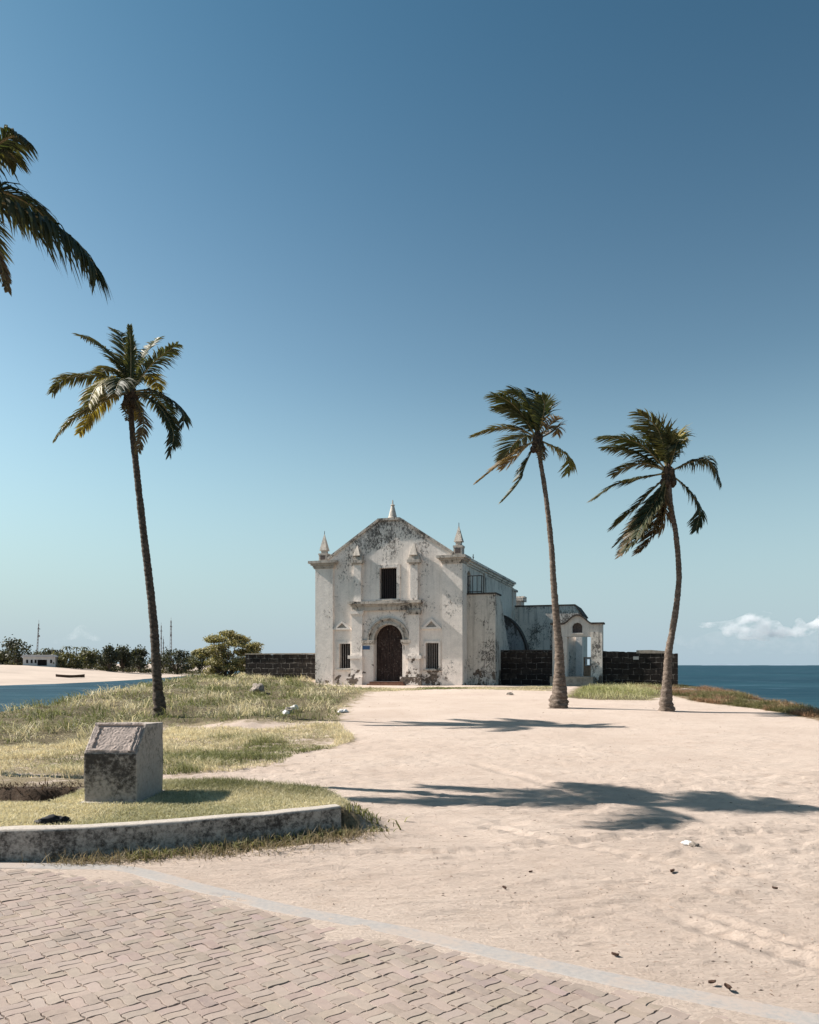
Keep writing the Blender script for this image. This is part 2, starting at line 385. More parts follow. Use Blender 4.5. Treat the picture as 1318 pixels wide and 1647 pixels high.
def m_leaf(name, trans=0.3, rough=0.45, spec=0.4, tt=(1.6, 1.5, 0.7)):
    """foliage: colour from the per-leaf tint, light passing through"""
    s = NT(name); c = s.attr('tint')
    s.fin(c, rough, None, spec)
    t = s.n.new('ShaderNodeBsdfTranslucent'); mx = s.n.new('ShaderNodeMixShader'); mx.inputs[0].default_value = trans
    g = s.n.new('ShaderNodeMix'); g.data_type = 'RGBA'; g.blend_type = 'MULTIPLY'; g.inputs[0].default_value = 1.0
    s.l.new(c, g.inputs[6]); g.inputs[7].default_value = (*tt, 1); s.l.new(g.outputs[2], t.inputs['Color'])
    s.l.new(s.bs.outputs[0], mx.inputs[1]); s.l.new(t.outputs[0], mx.inputs[2]); s.l.new(mx.outputs[0], s.out.inputs['Surface'])
    return s.m

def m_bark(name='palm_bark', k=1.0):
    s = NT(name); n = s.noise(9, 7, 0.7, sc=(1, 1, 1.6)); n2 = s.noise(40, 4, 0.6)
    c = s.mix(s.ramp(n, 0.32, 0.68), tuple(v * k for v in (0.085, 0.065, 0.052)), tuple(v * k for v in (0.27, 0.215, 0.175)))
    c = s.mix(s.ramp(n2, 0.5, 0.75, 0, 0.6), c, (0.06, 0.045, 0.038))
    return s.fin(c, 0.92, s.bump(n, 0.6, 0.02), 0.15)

def m_concrete(name, tone, dirt, split=None):
    s = NT(name); a = s.noise(3.0, 8, 0.7); f = s.noise(24, 9, 0.8); g = s.noise(85, 4, 0.6)
    c = s.mix(s.ramp(f, 0.3, 0.7), tone, tuple(t * 0.72 for t in tone))
    th = s.math('ADD', s.math('MULTIPLY', f, 0.5), s.math('MULTIPLY', a, 0.5))
    geo = s.n.new('ShaderNodeNewGeometry'); sp = s.n.new('ShaderNodeSeparateXYZ'); s.l.new(geo.outputs['Normal'], sp.inputs[0])
    up = s.ramp(sp.outputs[2], 0.3, 0.7)               # lichen is thinner on faces that turn upward
    grow = s.math('SUBTRACT', th, s.math('MULTIPLY', up, 0.16))
    if split:                                            # the block: its front is black above, its right side stays grey
        q = s.z(); grow = s.math('ADD', grow, s.math('ADD', s.ramp(q[2], 0.12, 0.5, -0.09, 0.07), s.ramp(q[0], 0.26, 0.275, 0.0, -0.13)))
    c = s.mix(s.ramp(grow, 0.46 - dirt, 0.66 - dirt, 0, 0.93), c, (0.04, 0.034, 0.031))
    b = s.bump(f, 0.5, 0.012); b = s.bump(g, 0.4, 0.003, b)
    return s.fin(c, 0.95, b, 0.12)

def m_water():
    s = NT('sea_water')
    v = s.tc()
    n1 = s.noise(0.09, 6, 0.6, sc=(0.6, 1.0, 1)); n2 = s.noise(0.9, 5, 0.6, sc=(0.7, 1.0, 1)); n3 = s.noise(0.012, 4, 0.6, sc=(0.35, 1.6, 1))
    c = s.mix(s.ramp(n3, 0.35, 0.68), (0.005, 0.026, 0.042), (0.010, 0.042, 0.060))
    c = s.mix(s.ramp(n1, 0.52, 0.70, 0, 0.40), c, (0.07, 0.13, 0.18))
    b = s.bump(n1, 0.9, 1.2); b = s.bump(n2, 0.6, 0.16, b)
    return s.fin(c, 0.5, b, 0.07)

def m_door():
    s = NT('weathered_door_wood'); xyz = s.z()
    pl = s.math('FRACT', s.math('MULTIPLY', xyz[0], 5.2)); n = s.noise(2.2, 7, 0.7, sc=(4, 4, 0.6)); f = s.noise(10, 8, 0.7)
    c = s.mix(s.ramp(n, 0.35, 0.75), (0.022, 0.014, 0.013), (0.075, 0.05, 0.043))
    c = s.mix(s.ramp(f, 0.54, 0.70, 0, 0.7), c, (0.22, 0.18, 0.155))
    gap = s.ramp(pl, 0.03, 0.07); c = s.mix(gap, (0.004, 0.003, 0.003), c)
    return s.fin(c, 0.8, s.bump(gap, 0.6, 0.02), 0.2)

def m_band():
    s = NT('sandy_cement'); n = s.noise(1.6, 6, 0.65); f = s.noise(30, 6, 0.7); lines = s.noise(2.0, 5, 0.6, sc=(1, 1, 1), dist=1.0)
    c = s.mix(s.ramp(f, 0.3, 0.7), (0.245, 0.232, 0.224), (0.30, 0.278, 0.262))
    c = s.mix(s.ramp(s.math('ADD', n, s.ramp(f, 0.3, 0.7, -0.08, 0.08)), 0.42, 0.66, 0, 0.7), c, (0.33, 0.27, 0.232))     # blown sand lying on it
    c = s.mix(s.ramp(lines, 0.62, 0.7, 0, 0.4), c, (0.17, 0.155, 0.15))
    return s.fin(c, 0.92, s.bump(f, 0.4, 0.006), 0.15)

M = dict(
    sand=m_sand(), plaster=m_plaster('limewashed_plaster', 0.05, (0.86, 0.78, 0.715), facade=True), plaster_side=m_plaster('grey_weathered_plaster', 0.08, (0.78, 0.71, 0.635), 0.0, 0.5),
    plaster_tower=m_plaster('ochre_stained_plaster', 0.085, (0.66, 0.615, 0.555), 0.04, 0.4),
    plaster_gate=m_plaster('gateway_plaster', 0.03, (0.70, 0.64, 0.585), -0.2, 0.3),
    plaster_black=m_plaster('black_lichen_plaster', 0.135, (0.80, 0.72, 0.64), 0.0, 0.55),
    plaster_butt=m_plaster('blackened_buttress_plaster', 0.20, (0.42, 0.41, 0.41), 0.0, 0.6),
    trim=m_plaster('stained_moulding', 0.10, (0.55, 0.49, 0.43), -0.05, 0.5, fine=5.0),
    obelisk=m_plaster('obelisk_plaster', 0.02, (0.56, 0.50, 0.44), -0.2, 0.3, fine=9.0),
    cap=m_simple('dark_stone_cap', (0.06, 0.048, 0.042), 0.95, 0.5, 5),
    rust=m_simple('rusty_step_stone', (0.17, 0.085, 0.055), 0.9, 0.4, 6),
    hole=m_simple('dark_interior', (0.012, 0.009, 0.010), 0.9, 0.2, 3),
    niche=m_simple('niche_stone', (0.10, 0.08, 0.075), 0.95, 0.3, 12),
    tri=m_simple('pediment_field_plaster', (0.33, 0.30, 0.27), 0.95, 0.2, 9),
    iron=m_simple('rusted_iron_bars', (0.045, 0.032, 0.03), 0.6, 0.5, 20, 0.4),
    bar=m_simple('pale_window_bars', (0.24, 0.22, 0.21), 0.6, 0.3, 20, 0.4),
    door=m_door(), blue=m_simple('blue_enamel', (0.045, 0.10, 0.22), 0.4, 0.15, 6, 0.5),
    wall=m_blockwall('dark_coral_blocks'), wall_l=m_blockwall('coral_block_courses', 1.0, (0.34, 0.31, 0.28), (0.03, 0.025, 0.022), (0.10, 0.08, 0.066)),
    ledge=m_simple('pale_wall_top', (0.34, 0.29, 0.24), 0.95, 0.3, 5),
    roof=m_simple('old_roof_mortar', (0.16, 0.14, 0.125), 0.95, 0.4, 3), bark=m_bark('palm_bark', 0.72), bark_shaded=m_bark('shaded_palm_bark', 0.42),  # second bark is a darkened copy: the backlit trunk's shade in its colour
    palm=m_leaf('palm_leaf', 0.22, 0.55, 0.3), leaf=m_leaf('tree_leaf', 0.2, 0.6, 0.25), grass=m_leaf('grass_blade', 0.3, 0.6, 0.2, (1.15, 1.1, 0.9)),
    rachis=m_simple('palm_midrib', (0.20, 0.16, 0.075), 0.5, 0.3, 10, 0.4), fibre=m_simple('palm_fibre', (0.055, 0.038, 0.026), 0.95, 0.5, 14),
    wood=m_simple('tree_bark', (0.085, 0.065, 0.05), 0.95, 0.4, 8),
    kerb=m_concrete('lichened_concrete', (0.44, 0.395, 0.35), 0.04), pedestal=m_concrete('pedestal_concrete', (0.39, 0.345, 0.31), 0.035, True),
    plaque=m_concrete('plaque_bed_mortar', (0.36, 0.298, 0.268), -0.15),
    band=m_band(),
    water=m_water(), beach=m_simple('far_beach_sand', (0.40, 0.33, 0.28), 0.95, 0.12, 0.06, 0.1, 0, 0.1, 0.1),
    cloth=m_simple('black_cloth', (0.008, 0.009, 0.013), 0.75, 0.3, 30, 0.3), litter=m_simple('white_plastic', (0.72, 0.70, 0.68), 0.5, 0.1, 9, 0.4),
    rock=m_simple('coral_rock', (0.22, 0.19, 0.165), 0.95, 0.4, 6, 0.1, 0, 0.6, 0.03), white=m_simple('house_whitewash', (0.58, 0.57, 0.56), 0.9, 0.08, 0.6, 0.2),
    tin=m_simple('grey_roof_sheet', (0.42, 0.42, 0.43), 0.6, 0.1, 0.5, 0.4), ochre=m_simple('sunlit_ochre_wall', (0.42, 0.25, 0.16), 0.95, 0.3, 6),
    steel=m_simple('mast_steel', (0.16, 0.14, 0.14), 0.5, 0.2, 1, 0.5), dryleaf=m_simple('dry_brown_leaf', (0.07, 0.04, 0.028), 0.85, 0.5, 12, 0.2),
    island=m_simple('island_haze_green', (0.17, 0.22, 0.27), 0.95, 0.1, 0.002),
)

# ------------------------------------------------------------------ ground, sea, far shore
def axis(parts):
    out = []
    for a, b, n in parts: out += list(np.linspace(a, b, n, endpoint=False))
    return np.array(out + [parts[-1][1]])
gx = axis([(-45, -16, 30), (-16, -6.5, 80), (-6.5, 6, 280), (6, 13, 110), (13, 22, 40), (22, 45, 16)])
gyl = list(axis([(-12, 2, 28), (2, 3.4, 20)])); yv = 3.4
while yv < 95: gyl.append(yv); yv += max(0.02, 0.0055 * yv)
gyl += [100, 110]
gy = np.array(sorted(set(np.round(gyl, 4))))
GX, GY = np.meshgrid(gx, gy)
GZ = ground_z(GX.ravel(), GY.ravel()).reshape(GX.shape)
nx, ny = len(gx), len(gy)
ii = (np.arange(ny - 1)[:, None] * nx + np.arange(nx - 1)[None, :]).ravel()
quads = np.stack([ii, ii + 1, ii + 1 + nx, ii + nx], 1)
GRASS_P = gpoly([(610, 1107), (585, 1118), (572, 1130), (552, 1143), (548, 1160), (450, 1164), (330, 1166), (268, 1168), (250, 1200), (-40, 1205), (-420, 1190), (-420, 1120), (0, 1112), (150, 1100), (330, 1087), (505, 1089), (512, 1103)])
DRY_P = gpoly([(545, 1164), (572, 1190), (540, 1203), (470, 1214), (455, 1228), (380, 1240), (268, 1247), (130, 1254), (-60, 1254), (-420, 1240), (-420, 1190), (-40, 1200), (250, 1190), (275, 1170), (330, 1172), (450, 1172)])
MOUND_P = gpoly([(905, 1122), (960, 1126), (1050, 1127), (1078, 1118), (1086, 1106), (1065, 1100), (985, 1098), (930, 1104)])
_sy = np.linspace(16, 43, 40); _sx = np.interp(_sy, EDGE_R[:, 1], EDGE_R[:, 0]); _sw = np.interp(_sy, [16, 24, 27, 30, 43], [1.2, 1.0, 1.3, 2.6, 3.2])
SCRUB_P = [(float(a - w_), float(b)) for a, b, w_ in zip(_sx, _sy, _sw)] + [(float(a + 1.1), float(b)) for a, b in zip(_sx[::-1], _sy[::-1])]
FRONT_P = gpoly([(500, 1106), (640, 1107), (900, 1104), (905, 1112), (700, 1109), (600, 1113)])
xf, yf = GX.ravel(), GY.ravel()
def soft(poly, w=0.5):
    d = poly_dist(xf, yf, poly); return np.clip(0.5 + np.where(in_poly(xf, yf, poly), d, -d) / (2 * w), 0, 1)
soil = np.maximum.reduce([soft(GRASS_P, 0.7), soft(DRY_P, 0.8) * 0.62, soft(MOUND_P, 0.4), soft(SCRUB_P, 0.5), soft(BED, 0.12) * 0.72, soft(FRONT_P, 0.8) * 0.8])
soil = np.maximum(soil, sm(1.0, 0.0, np.minimum(xf - np.interp(yf, EDGE_L[:, 1], EDGE_L[:, 0]), np.interp(yf, EDGE_R[:, 1], EDGE_R[:, 0]) - xf)))
strip = sm(0.45, 0.1, poly_dist(xf, yf, KERB, False)) * sm(-1.9, -1.2, xf) * (yf > 6.5)
soil = np.maximum(soil, 0.85 * strip)
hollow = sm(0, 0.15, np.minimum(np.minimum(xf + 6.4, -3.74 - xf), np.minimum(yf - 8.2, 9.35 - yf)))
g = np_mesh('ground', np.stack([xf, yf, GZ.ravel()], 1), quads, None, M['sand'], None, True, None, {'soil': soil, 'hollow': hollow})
tag(g, 'sandy ground with worn tracks and grassy patches', kind='structure')

WL = -2.0
wmb = MB().add([(-30000, -3000, WL), (30000, -3000, WL), (30000, 45000, WL), (-30000, 45000, WL)], [(0, 1, 2, 3)])
tag(wmb.build('sea', M['water']), 'blue sea and bay water reaching the horizon', kind='structure')

SHORE = np.array([(-95, 60), (-80, 110), (-73, 141), (-68, 156), (-67, 187), (-73, 260), (-92, 360), (-110, 460), (-90, 620), (-60, 900), (-100, 1200)])
def beach_z(x, y):
    s_ = np.interp(y, SHORE[:, 1], SHORE[:, 0]) + 3 * fbm(np.asarray(x) * 0 + 1.1, np.asarray(y) * 0.02, 3, 81)
    d = s_ - x
    return np.where(d > 0, -2.1 + 3.75 * sm(-4, 62, d) + 0.9 * sm(50, 140, d) + 0.5 * fbm(np.asarray(x) * 0.06, np.asarray(y) * 0.06, 3, 83) * sm(15, 50, d), -2.1 + 0.06 * d)
bx, by = np.meshgrid(np.linspace(-900, -40, 220), np.concatenate([np.linspace(60, 480, 150), np.linspace(490, 1200, 50)]))
bz = beach_z(bx.ravel(), by.ravel()); n_ = bx.shape[1]
ii = (np.arange(bx.shape[0] - 1)[:, None] * n_ + np.arange(n_ - 1)[None, :]).ravel()
tag(np_mesh('far_beach', np.stack([bx.ravel(), by.ravel(), bz], 1), np.stack([ii, ii + 1, ii + 1 + n_, ii + n_], 1), None, M['beach'], None, True), 'pale beach across the bay', kind='structure')
for k, (px, wdt, hh) in enumerate(((1168, 420, 20), (1268, 330, 14))):
    c = at(px, 1070, 14000); t_ = np.linspace(-1, 1, 30)
    v = [(c.x + wdt * a, 14000 - 200 + 0 * a, WL - 5) for a in t_] + [(c.x + wdt * a, 14000, WL + hh * (1 - a * a) ** 0.6 * (0.75 + 0.5 * abs(math.sin(5 * a + k)))) for a in t_] + [(c.x + wdt * a, 14200, WL - 5) for a in t_]
    f = [(r * 30 + i, r * 30 + i + 1, r * 30 + 31 + i, r * 30 + 30 + i) for r in (0, 1) for i in range(29)]
    tag(MB().add(v, f).build('distant_hills', M['island'], None, True), 'low island on the sea horizon', kind='structure')

# ------------------------------------------------------------------ paving of wavy bricks, cement band
def paving():
    L, W, gap = 0.136, 0.068, 0.0032; S = L
    th = R(43); e1 = np.array([math.cos(th), math.sin(th)]); e2 = np.array([-math.sin(th), math.cos(th)])
    t = np.linspace(0, 1, 7); wav = 0.0056 * np.sin(2 * np.pi * t)
    bot = np.stack([t * L, wav - W / 2], 1); top = np.stack([t[::-1] * L, wav[::-1] + W / 2], 1)
    e = np.array([0.33, 0.66]); ew = 0.0038 * np.sin(2 * np.pi * e)
    rgt = np.stack([L + ew, -W / 2 + e * W], 1); lft = np.stack([ew[::-1], -W / 2 + e[::-1] * W], 1)
    out = np.concatenate([bot, rgt, top, lft]) - np.array([L / 2, 0]); n = len(out)
    def ring(ins):
        k = np.array([1 - 2 * ins / L, 1 - 2 * ins / W]); return out * k
    rings = [(gap / 2 + 0.001, -0.03), (gap / 2 + 0.0008, -0.0022), (gap / 2 + 0.0015, -0.0006), (gap / 2 + 0.0030, 0.0)]
    T = np.concatenate([np.concatenate([ring(i), np.full((n, 1), z)], 1) for i, z in rings] + [np.array([[0, 0, 0.0]])])
    q = [(k * n + i, k * n + (i + 1) % n, (k + 1) * n + (i + 1) % n, (k + 1) * n + i) for k in range(3) for i in range(n)]
    tr = [(3 * n + i, 3 * n + (i + 1) % n, 4 * n) for i in range(n)]
    q, tr = np.array(q), np.array(tr)
    C, A = [], []
    for r in range(-70, 100):
        for c in range(-70, 100):                       # squares of two bricks, turned by a quarter from one to the next
            o = e1 * (c * S) + e2 * (r * S); a, b = (e1, e2) if (r + c) % 2 else (e2, -e1)
            for hh in (-0.5, 0.5): C.append(o + b * (hh * W)); A.append(th if (r + c) % 2 else th + math.pi / 2)
    C, A = np.array(C), np.array(A)
    keep = in_poly(C[:, 0], C[:, 1], PAVE) & (poly_dist(C[:, 0], C[:, 1], BAND, False) > 0.125) & (C[:, 1] > 1.2) & (C[:, 0] > -5.6) & (C[:, 0] < 4.5)
    C, A = C[keep], A[keep]; m = len(C)
    rg = np.random.default_rng(3)
    rot = A + rg.normal(0, 0.010, m); ca, sa = np.cos(rot), np.sin(rot)
    X = T[None, :, 0] * ca[:, None] - T[None, :, 1] * sa[:, None] + C[:, 0:1] + rg.normal(0, 0.0010, (m, 1))
    Y = T[None, :, 0] * sa[:, None] + T[None, :, 1] * ca[:, None] + C[:, 1:2] + rg.normal(0, 0.0010, (m, 1))
    tilt = rg.normal(0, 0.011, (m, 2)); und = 0.008 * fbm(C[:, 0] * 0.9, C[:, 1] * 0.9, 2, 91)
    Z = T[None, :, 2] + (und + rg.normal(0, 0.0013, m))[:, None] + T[None, :, 0] * tilt[:, :1] + T[None, :, 1] * tilt[:, 1:] * 1.6
    V = np.stack([X, Y, Z], 2).reshape(-1, 3); off = (np.arange(m) * len(T))[:, None, None]
    colr = np.array([0.226, 0.184, 0.160]) * (1 + rg.normal(0, 0.085, (m, 1))) + rg.normal(0, 0.004, (m, 3))
    s = NT('paver_concrete'); f = s.noise(25, 6, 0.7); f2 = s.noise(180, 3, 0.6); big = s.noise(0.9, 4, 0.6)
    c = s.mix(s.ramp(f, 0.3, 0.7, 0, 0.4), s.attr('tint'), (0.33, 0.265, 0.225))
    c = s.mix(s.ramp(big, 0.45, 0.7, 0, 0.45), c, (0.35, 0.285, 0.245))
    c = s.mix(s.ramp(f2, 0.6, 0.75, 0, 0.4), c, (0.2, 0.15, 0.125))
    mt = s.fin(c, 0.92, s.bump(f2, 0.5, 0.003, s.bump(f, 0.12, 0.004)), 0.15)
    tag(np_mesh('brick_paving', V, (q[None] + off).reshape(-1, 4), (tr[None] + off).reshape(-1, 3), mt, None, False, np.repeat(np.clip(colr, 0.05, 0.8), len(T), 0)),
        'paving of interlocking wavy concrete bricks', kind='structure')
paving()

def ribbon(path, w0, w1, prof):
    """sweeps a profile of (offset, z) along a plan path; returns verts, faces"""
    P = [Vector((p[0], p[1], 0)) for p in path]; V, Fq = [], []; k = len(prof)
    for i, p in enumerate(P):
        t = (P[min(i + 1, len(P) - 1)] - P[max(i - 1, 0)]).normalized(); nn = Vector((-t.y, t.x, 0))
        for (o, z) in prof: V.append(p + nn * o + Vector((0, 0, z)))
    for i in range(len(P) - 1):
        for j in range(k):
            a, b = i * k + j, i * k + (j + 1) % k
            Fq.append((a, b, b + k, a + k))
    Fq.append(tuple(range(k))); Fq.append(tuple(len(V) - k + j for j in range(k)))
    return V, Fq
V, Fq = ribbon([tuple(p)[:2] for p in smooth_path([(a, b, 0) for a, b in BAND], 3)], 0, 0, [(-0.095, -0.06), (-0.095, 0.0), (-0.085, 0.005), (0.065, 0.006), (0.078, 0.0), (0.078, -0.06)])
tag(MB().add(V, Fq).build('kerb_strip', M['band']), 'flush pale cement strip edging the brick paving', kind='structure')

kp = [tuple(p)[:2] for p in smooth_path([(a, b, 0) for a, b in KERB], 4)]
V, Fq = ribbon(kp, 0, 0, [(0.0, -0.15), (0.0, 0.06), (0.002, 0.15), (0.004, 0.245), (0.018, 0.262), (0.13, 0.268), (0.15, 0.25), (0.15, -0.15)])
V = [v + Vector((0.006 * mnoise.noise(v * 3), 0.012 * mnoise.noise(v * 4 + Vector((9, 0, 0))), 0.012 * mnoise.noise(v * 2.5) if v.z > 0.1 else 0)) for v in V]
tag(MB().add(V, Fq).build('low_kerb_wall', M['kerb'], bevel=0.008), 'low curved concrete kerb wall stained black, edging the raised grass bed', 'low wall')

# ------------------------------------------------------------------ pedestal with empty plaque bed
def pedestal():
    x0, x1, y0, y1, zb = -3.315, -2.765, 8.13, 8.90, 0.10
    r = empty('monument_pedestal', ((x0 + x1) / 2, (y0 + y1) / 2, zb), R(-2.5), 'blocky concrete pedestal with sloped top and missing plaque, on the raised grass bed', 'pedestal')
    w = (x1 - x0) / 2; d = (y1 - y0) / 2
    prof = [(-d, 0), (-d, 0.645), (-d + 0.27, 0.935), (d, 0.915), (d, 0)]
    me = bpy.data.meshes.new('block')
    mb = MB().prism(prof, -w, w, 'x')
    o = mb.build('block', M['pedestal'], r)
    bm = bmesh.new(); bm.from_mesh(o.data)
    bmesh.ops.triangulate(bm, faces=bm.faces)
    bmesh.ops.bevel(bm, geom=[e for e in bm.edges if e.calc_face_angle(0) > 0.4], offset=0.016, segments=2, affect='EDGES', profile=0.6)
    bmesh.ops.subdivide_edges(bm, edges=[e for e in bm.edges if e.calc_length() > 0.06], cuts=5, use_grid_fill=True)
    bmesh.ops.triangulate(bm, faces=bm.faces)
    for v in bm.verts:
        n = mnoise.fractal(v.co * 6, 0.9, 2.0, 4)
        v.co += v.normal * 0.008 * n
    bm.to_mesh(o.data); bm.free()
    # rough mortar bed where the plaque was; a slot on its left, raised broken rim
    sl = math.atan2(0.29, 0.27); sc_, ss = math.cos(sl), math.sin(sl)
    def S(u, v, h): return (u, -d + v * sc_ - h * ss, 0.645 + v * ss + h * sc_)
    Ls = math.hypot(0.27, 0.29); m = MB(); nu, nv = 64, 44; vs, fs = [], []
    def rim(u, v):
        k = 0.016 + 0.007 * mnoise.noise(Vector((u * 11, v * 11, 0))) + 0.005 * mnoise.noise(Vector((u * 40, v * 40, 3)))
        jag = 0.012 * mnoise.noise(Vector((v * 30, 7, 0)))
        if -w + 0.075 + jag < u < -w + 0.12 + 1.5 * jag and 0.06 < v < Ls - 0.07: return 0.0015      # slot where the plate sat
        if abs(v - (Ls - 0.05)) < 0.012 + jag * 0.5 and u > -w + 0.06: return 0.004
        if v > Ls - 0.04: return k + 0.008
        if abs(u - (w - 0.075) - jag) < 0.012: return k + 0.010
        if u < -w + 0.02 or u > w - 0.03 or v < 0.03: return 0.008
        return k
    for j in range(nv + 1):
        for i in range(nu + 1):
            u = -w + 0.012 + (2 * w - 0.03) * i / nu; v = 0.014 + (Ls - 0.02) * j / nv
            vs.append(S(u, v, rim(u, v)))
    for j in range(nv):
        for i in range(nu): fs.append((j * (nu + 1) + i, j * (nu + 1) + i + 1, (j + 1) * (nu + 1) + i + 1, (j + 1) * (nu + 1) + i))
    m.add(vs, fs); pb = m.build('plaque_bed', M['plaque'], r)
    pb['label'] = 'rough pinkish mortar bed of the missing plaque'
    MB().box(-w - 0.03, w + 0.02, -d - 0.045, d + 0.03, -0.05, 0.155).build('footing', M['kerb'], r, bevel=0.01)
pedestal()

# ------------------------------------------------------------------ black cloth on the bed, litter, stones
def crumple(name, loc, size, mat, label, cat, seed, h=0.5, group=None):
    bm = bmesh.new(); bmesh.ops.create_icosphere(bm, subdivisions=4, radius=1.0)
    for v in bm.verts:
        p = v.co.copy(); n = mnoise.ridged_multi_fractal(p * 1.7 + Vector((seed * 3.1, 0, 0)), 0.9, 2.2, 4, 1.0, 2.0) - 1.0
        v.co = Vector((p.x * size[0], p.y * size[1], max(p.z, -0.15) * size[2])) * (0.8 + h * 0.35 * n + 0.35 * mnoise.noise(p * 1.3 + Vector((0, seed, 0))))
    me = bpy.data.meshes.new(name); bm.to_mesh(me); bm.free()
    o = link_mesh(name, me, mat, None, True); o.location = loc; o.rotation_euler = (0, 0, seed)
    return tag(o, label, cat, group)
c = ((90 - CX) / F * 7.1, 7.1); crumple('discarded_cloth', (*c, 0.25), (0.18, 0.085, 0.07), M['cloth'], 'crumpled black cloth lying on the grass behind the kerb wall', 'cloth', 0.2, 0.9)
def on_ground(px, py, dz=0.0):
    x, y = ground_at(px, py); return (x, y, gz(x, y) + dz)
crumple('plastic_litter', on_ground(552, 1146, 0.02), (0.26, 0.14, 0.10), M['litter'], 'white plastic litter where the grass meets the sand path', 'litter', 1.1, 1.0)
crumple('plastic_litter', on_ground(460, 1153, 0.10), (0.13, 0.1, 0.1), M['litter'], 'small white plastic scrap lying in the long grass', 'litter', 2.3, 1.0)
crumple('plastic_litter', on_ground(474, 1146, 0.12), (0.16, 0.09, 0.12), M['litter'], 'white scrap beside a dark stone in the long grass', 'litter', 3.7, 1.0)
crumple('stone', on_ground(463, 1148, 0.05), (0.30, 0.18, 0.16), M['rock'], 'dark stone in the long grass beside white scraps', 'stone', 4.2, 0.6)
crumple('stone', on_ground(415, 1116, 0.15), (0.55, 0.35, 0.40), M['rock'], 'grey boulder half hidden in the grass left of the chapel', 'stone', 5.2, 0.5)
crumple('stone', on_ground(1106, 1112, 0.02), (0.9, 0.5, 0.14), M['rock'], 'flat pale rock slab beside the end of the dark wall', 'stone', 0.3, 0.4)
crumple('stone', on_ground(821, 1118, 0.03), (0.16, 0.12, 0.10), M['rock'], 'small stone on the sand left of the middle palm', 'stone', 6.2, 0.6)
crumple('stone', on_ground(1106, 1358, 0.005), (0.06, 0.045, 0.03), M['litter'], 'small white stone at the edge of the large palm shadow', 'stone', 2.9, 0.7)
crumple('stone', on_ground(1117, 1361, 0.005), (0.055, 0.04, 0.035), M['rock'], 'small dark stone beside the white stone near the palm shadow', 'stone', 1.9, 0.7)
def curl_leaf(px, py, s, seed, label):
    s = s * 0.75
    x, y = ground_at(px, py); rg = random.Random(seed); vs, fs = [], []
    for i in range(7):
        t = i / 6; wv = 0.32 * math.sin(math.pi * (t * 0.92 + 0.05))
        for k in (-1, 0, 1): vs.append(((t - 0.5) * s, k * wv * s, s * (0.05 + 0.28 * abs(k) + 0.35 * (t - 0.5) ** 2 + 0.05 * rg.random())))
    for i in range(6):
        for k in (0, 1): fs.append((i * 3 + k, i * 3 + k + 1, i * 3 + k + 4, i * 3 + k + 3))
    o = MB().add(vs, fs).build('dry_leaf', M['dryleaf'], None, True)
    sol = o.modifiers.new('thick', 'SOLIDIFY'); sol.thickness = 0.0015
    o.location = (x, y, gz(x, y) + 0.005); o.rotation_euler = (0, 0, seed * 1.7); return tag(o, label, 'leaf', 'dry leaves on the sand')
curl_leaf(1171, 1594, 0.075, 1, 'curled reddish brown leaf on the sand close to the cement strip')
curl_leaf(1146, 1585, 0.06, 2, 'small dark curled leaf left of the reddish brown leaf')
curl_leaf(812, 1432, 0.07, 3, 'dark ragged leaf alone on the open sand above the cement strip')
curl_leaf(854, 1405, 0.05, 4, 'small dark leaf on the sand below the large palm shadow')
curl_leaf(1247, 1432, 0.06, 5, 'dark leaf on the sand at the right of the picture')
curl_leaf(1082, 1405, 0.08, 6, 'elongated dark leaf on the sand right below the palm shadow tip')
curl_leaf(990, 1540, 0.06, 7, 'twisted dark leaf on the sand beside the shallow tyre track')

def scatter_bits():
    rg = np.random.default_rng(5); n = 3200
    px = rg.uniform(250, 1400, n); py = 1112 + (1640 - 1112) * rg.random(n) ** 1.3
    Y = 1.65 * F / (py - HY); X = (px - CX) / F * Y
    ok = ~in_poly(X, Y, PAVE) & ~in_poly(X, Y, BED) & (poly_dist(X, Y, BAND, False) > 0.15) & (X < 11.5); X, Y = X[ok], Y[ok]; n = len(X)
    Zg = ground_z(X, Y); s = np.minimum(rg.lognormal(-5.75, 0.5, n), 0.0075) * (0.75 + 0.07 * Y)
    a = rg.uniform(0, 6.28, n); el = rg.uniform(1, 5, n) ** 1.0
    T = np.array([(-1, 0, 0), (0, -1, 0), (1, 0, 0), (0, 1, 0), (0, 0, 1.2), (0, 0, -0.4)], float)
    q = T[None] * np.stack([s * el * 0.6, s * 0.5, s * 0.5], 1)[:, None, :]
    V = np.stack([q[..., 0] * np.cos(a)[:, None] - q[..., 1] * np.sin(a)[:, None] + X[:, None], q[..., 0] * np.sin(a)[:, None] + q[..., 1] * np.cos(a)[:, None] + Y[:, None], q[..., 2] + Zg[:, None] + 0.001], 2).reshape(-1, 3)
    f = np.array([(0, 1, 4), (1, 2, 4), (2, 3, 4), (3, 0, 4), (1, 0, 5), (2, 1, 5), (3, 2, 5), (0, 3, 5)])
    col = np.repeat(np.where(rg.random((n, 1)) < 0.7, np.array([[0.07, 0.045, 0.032]]), np.array([[0.28, 0.2, 0.15]])) * (0.6 + 0.8 * rg.random((n, 1))), 6, 0)
    o = np_mesh('leaf_litter', V, None, (f[None] + (np.arange(n) * 6)[:, None, None]).reshape(-1, 3), M['grass'], None, False, col)
    tag(o, 'scattered twigs, husk crumbs and pebbles on the sand', kind='stuff')
scatter_bits()

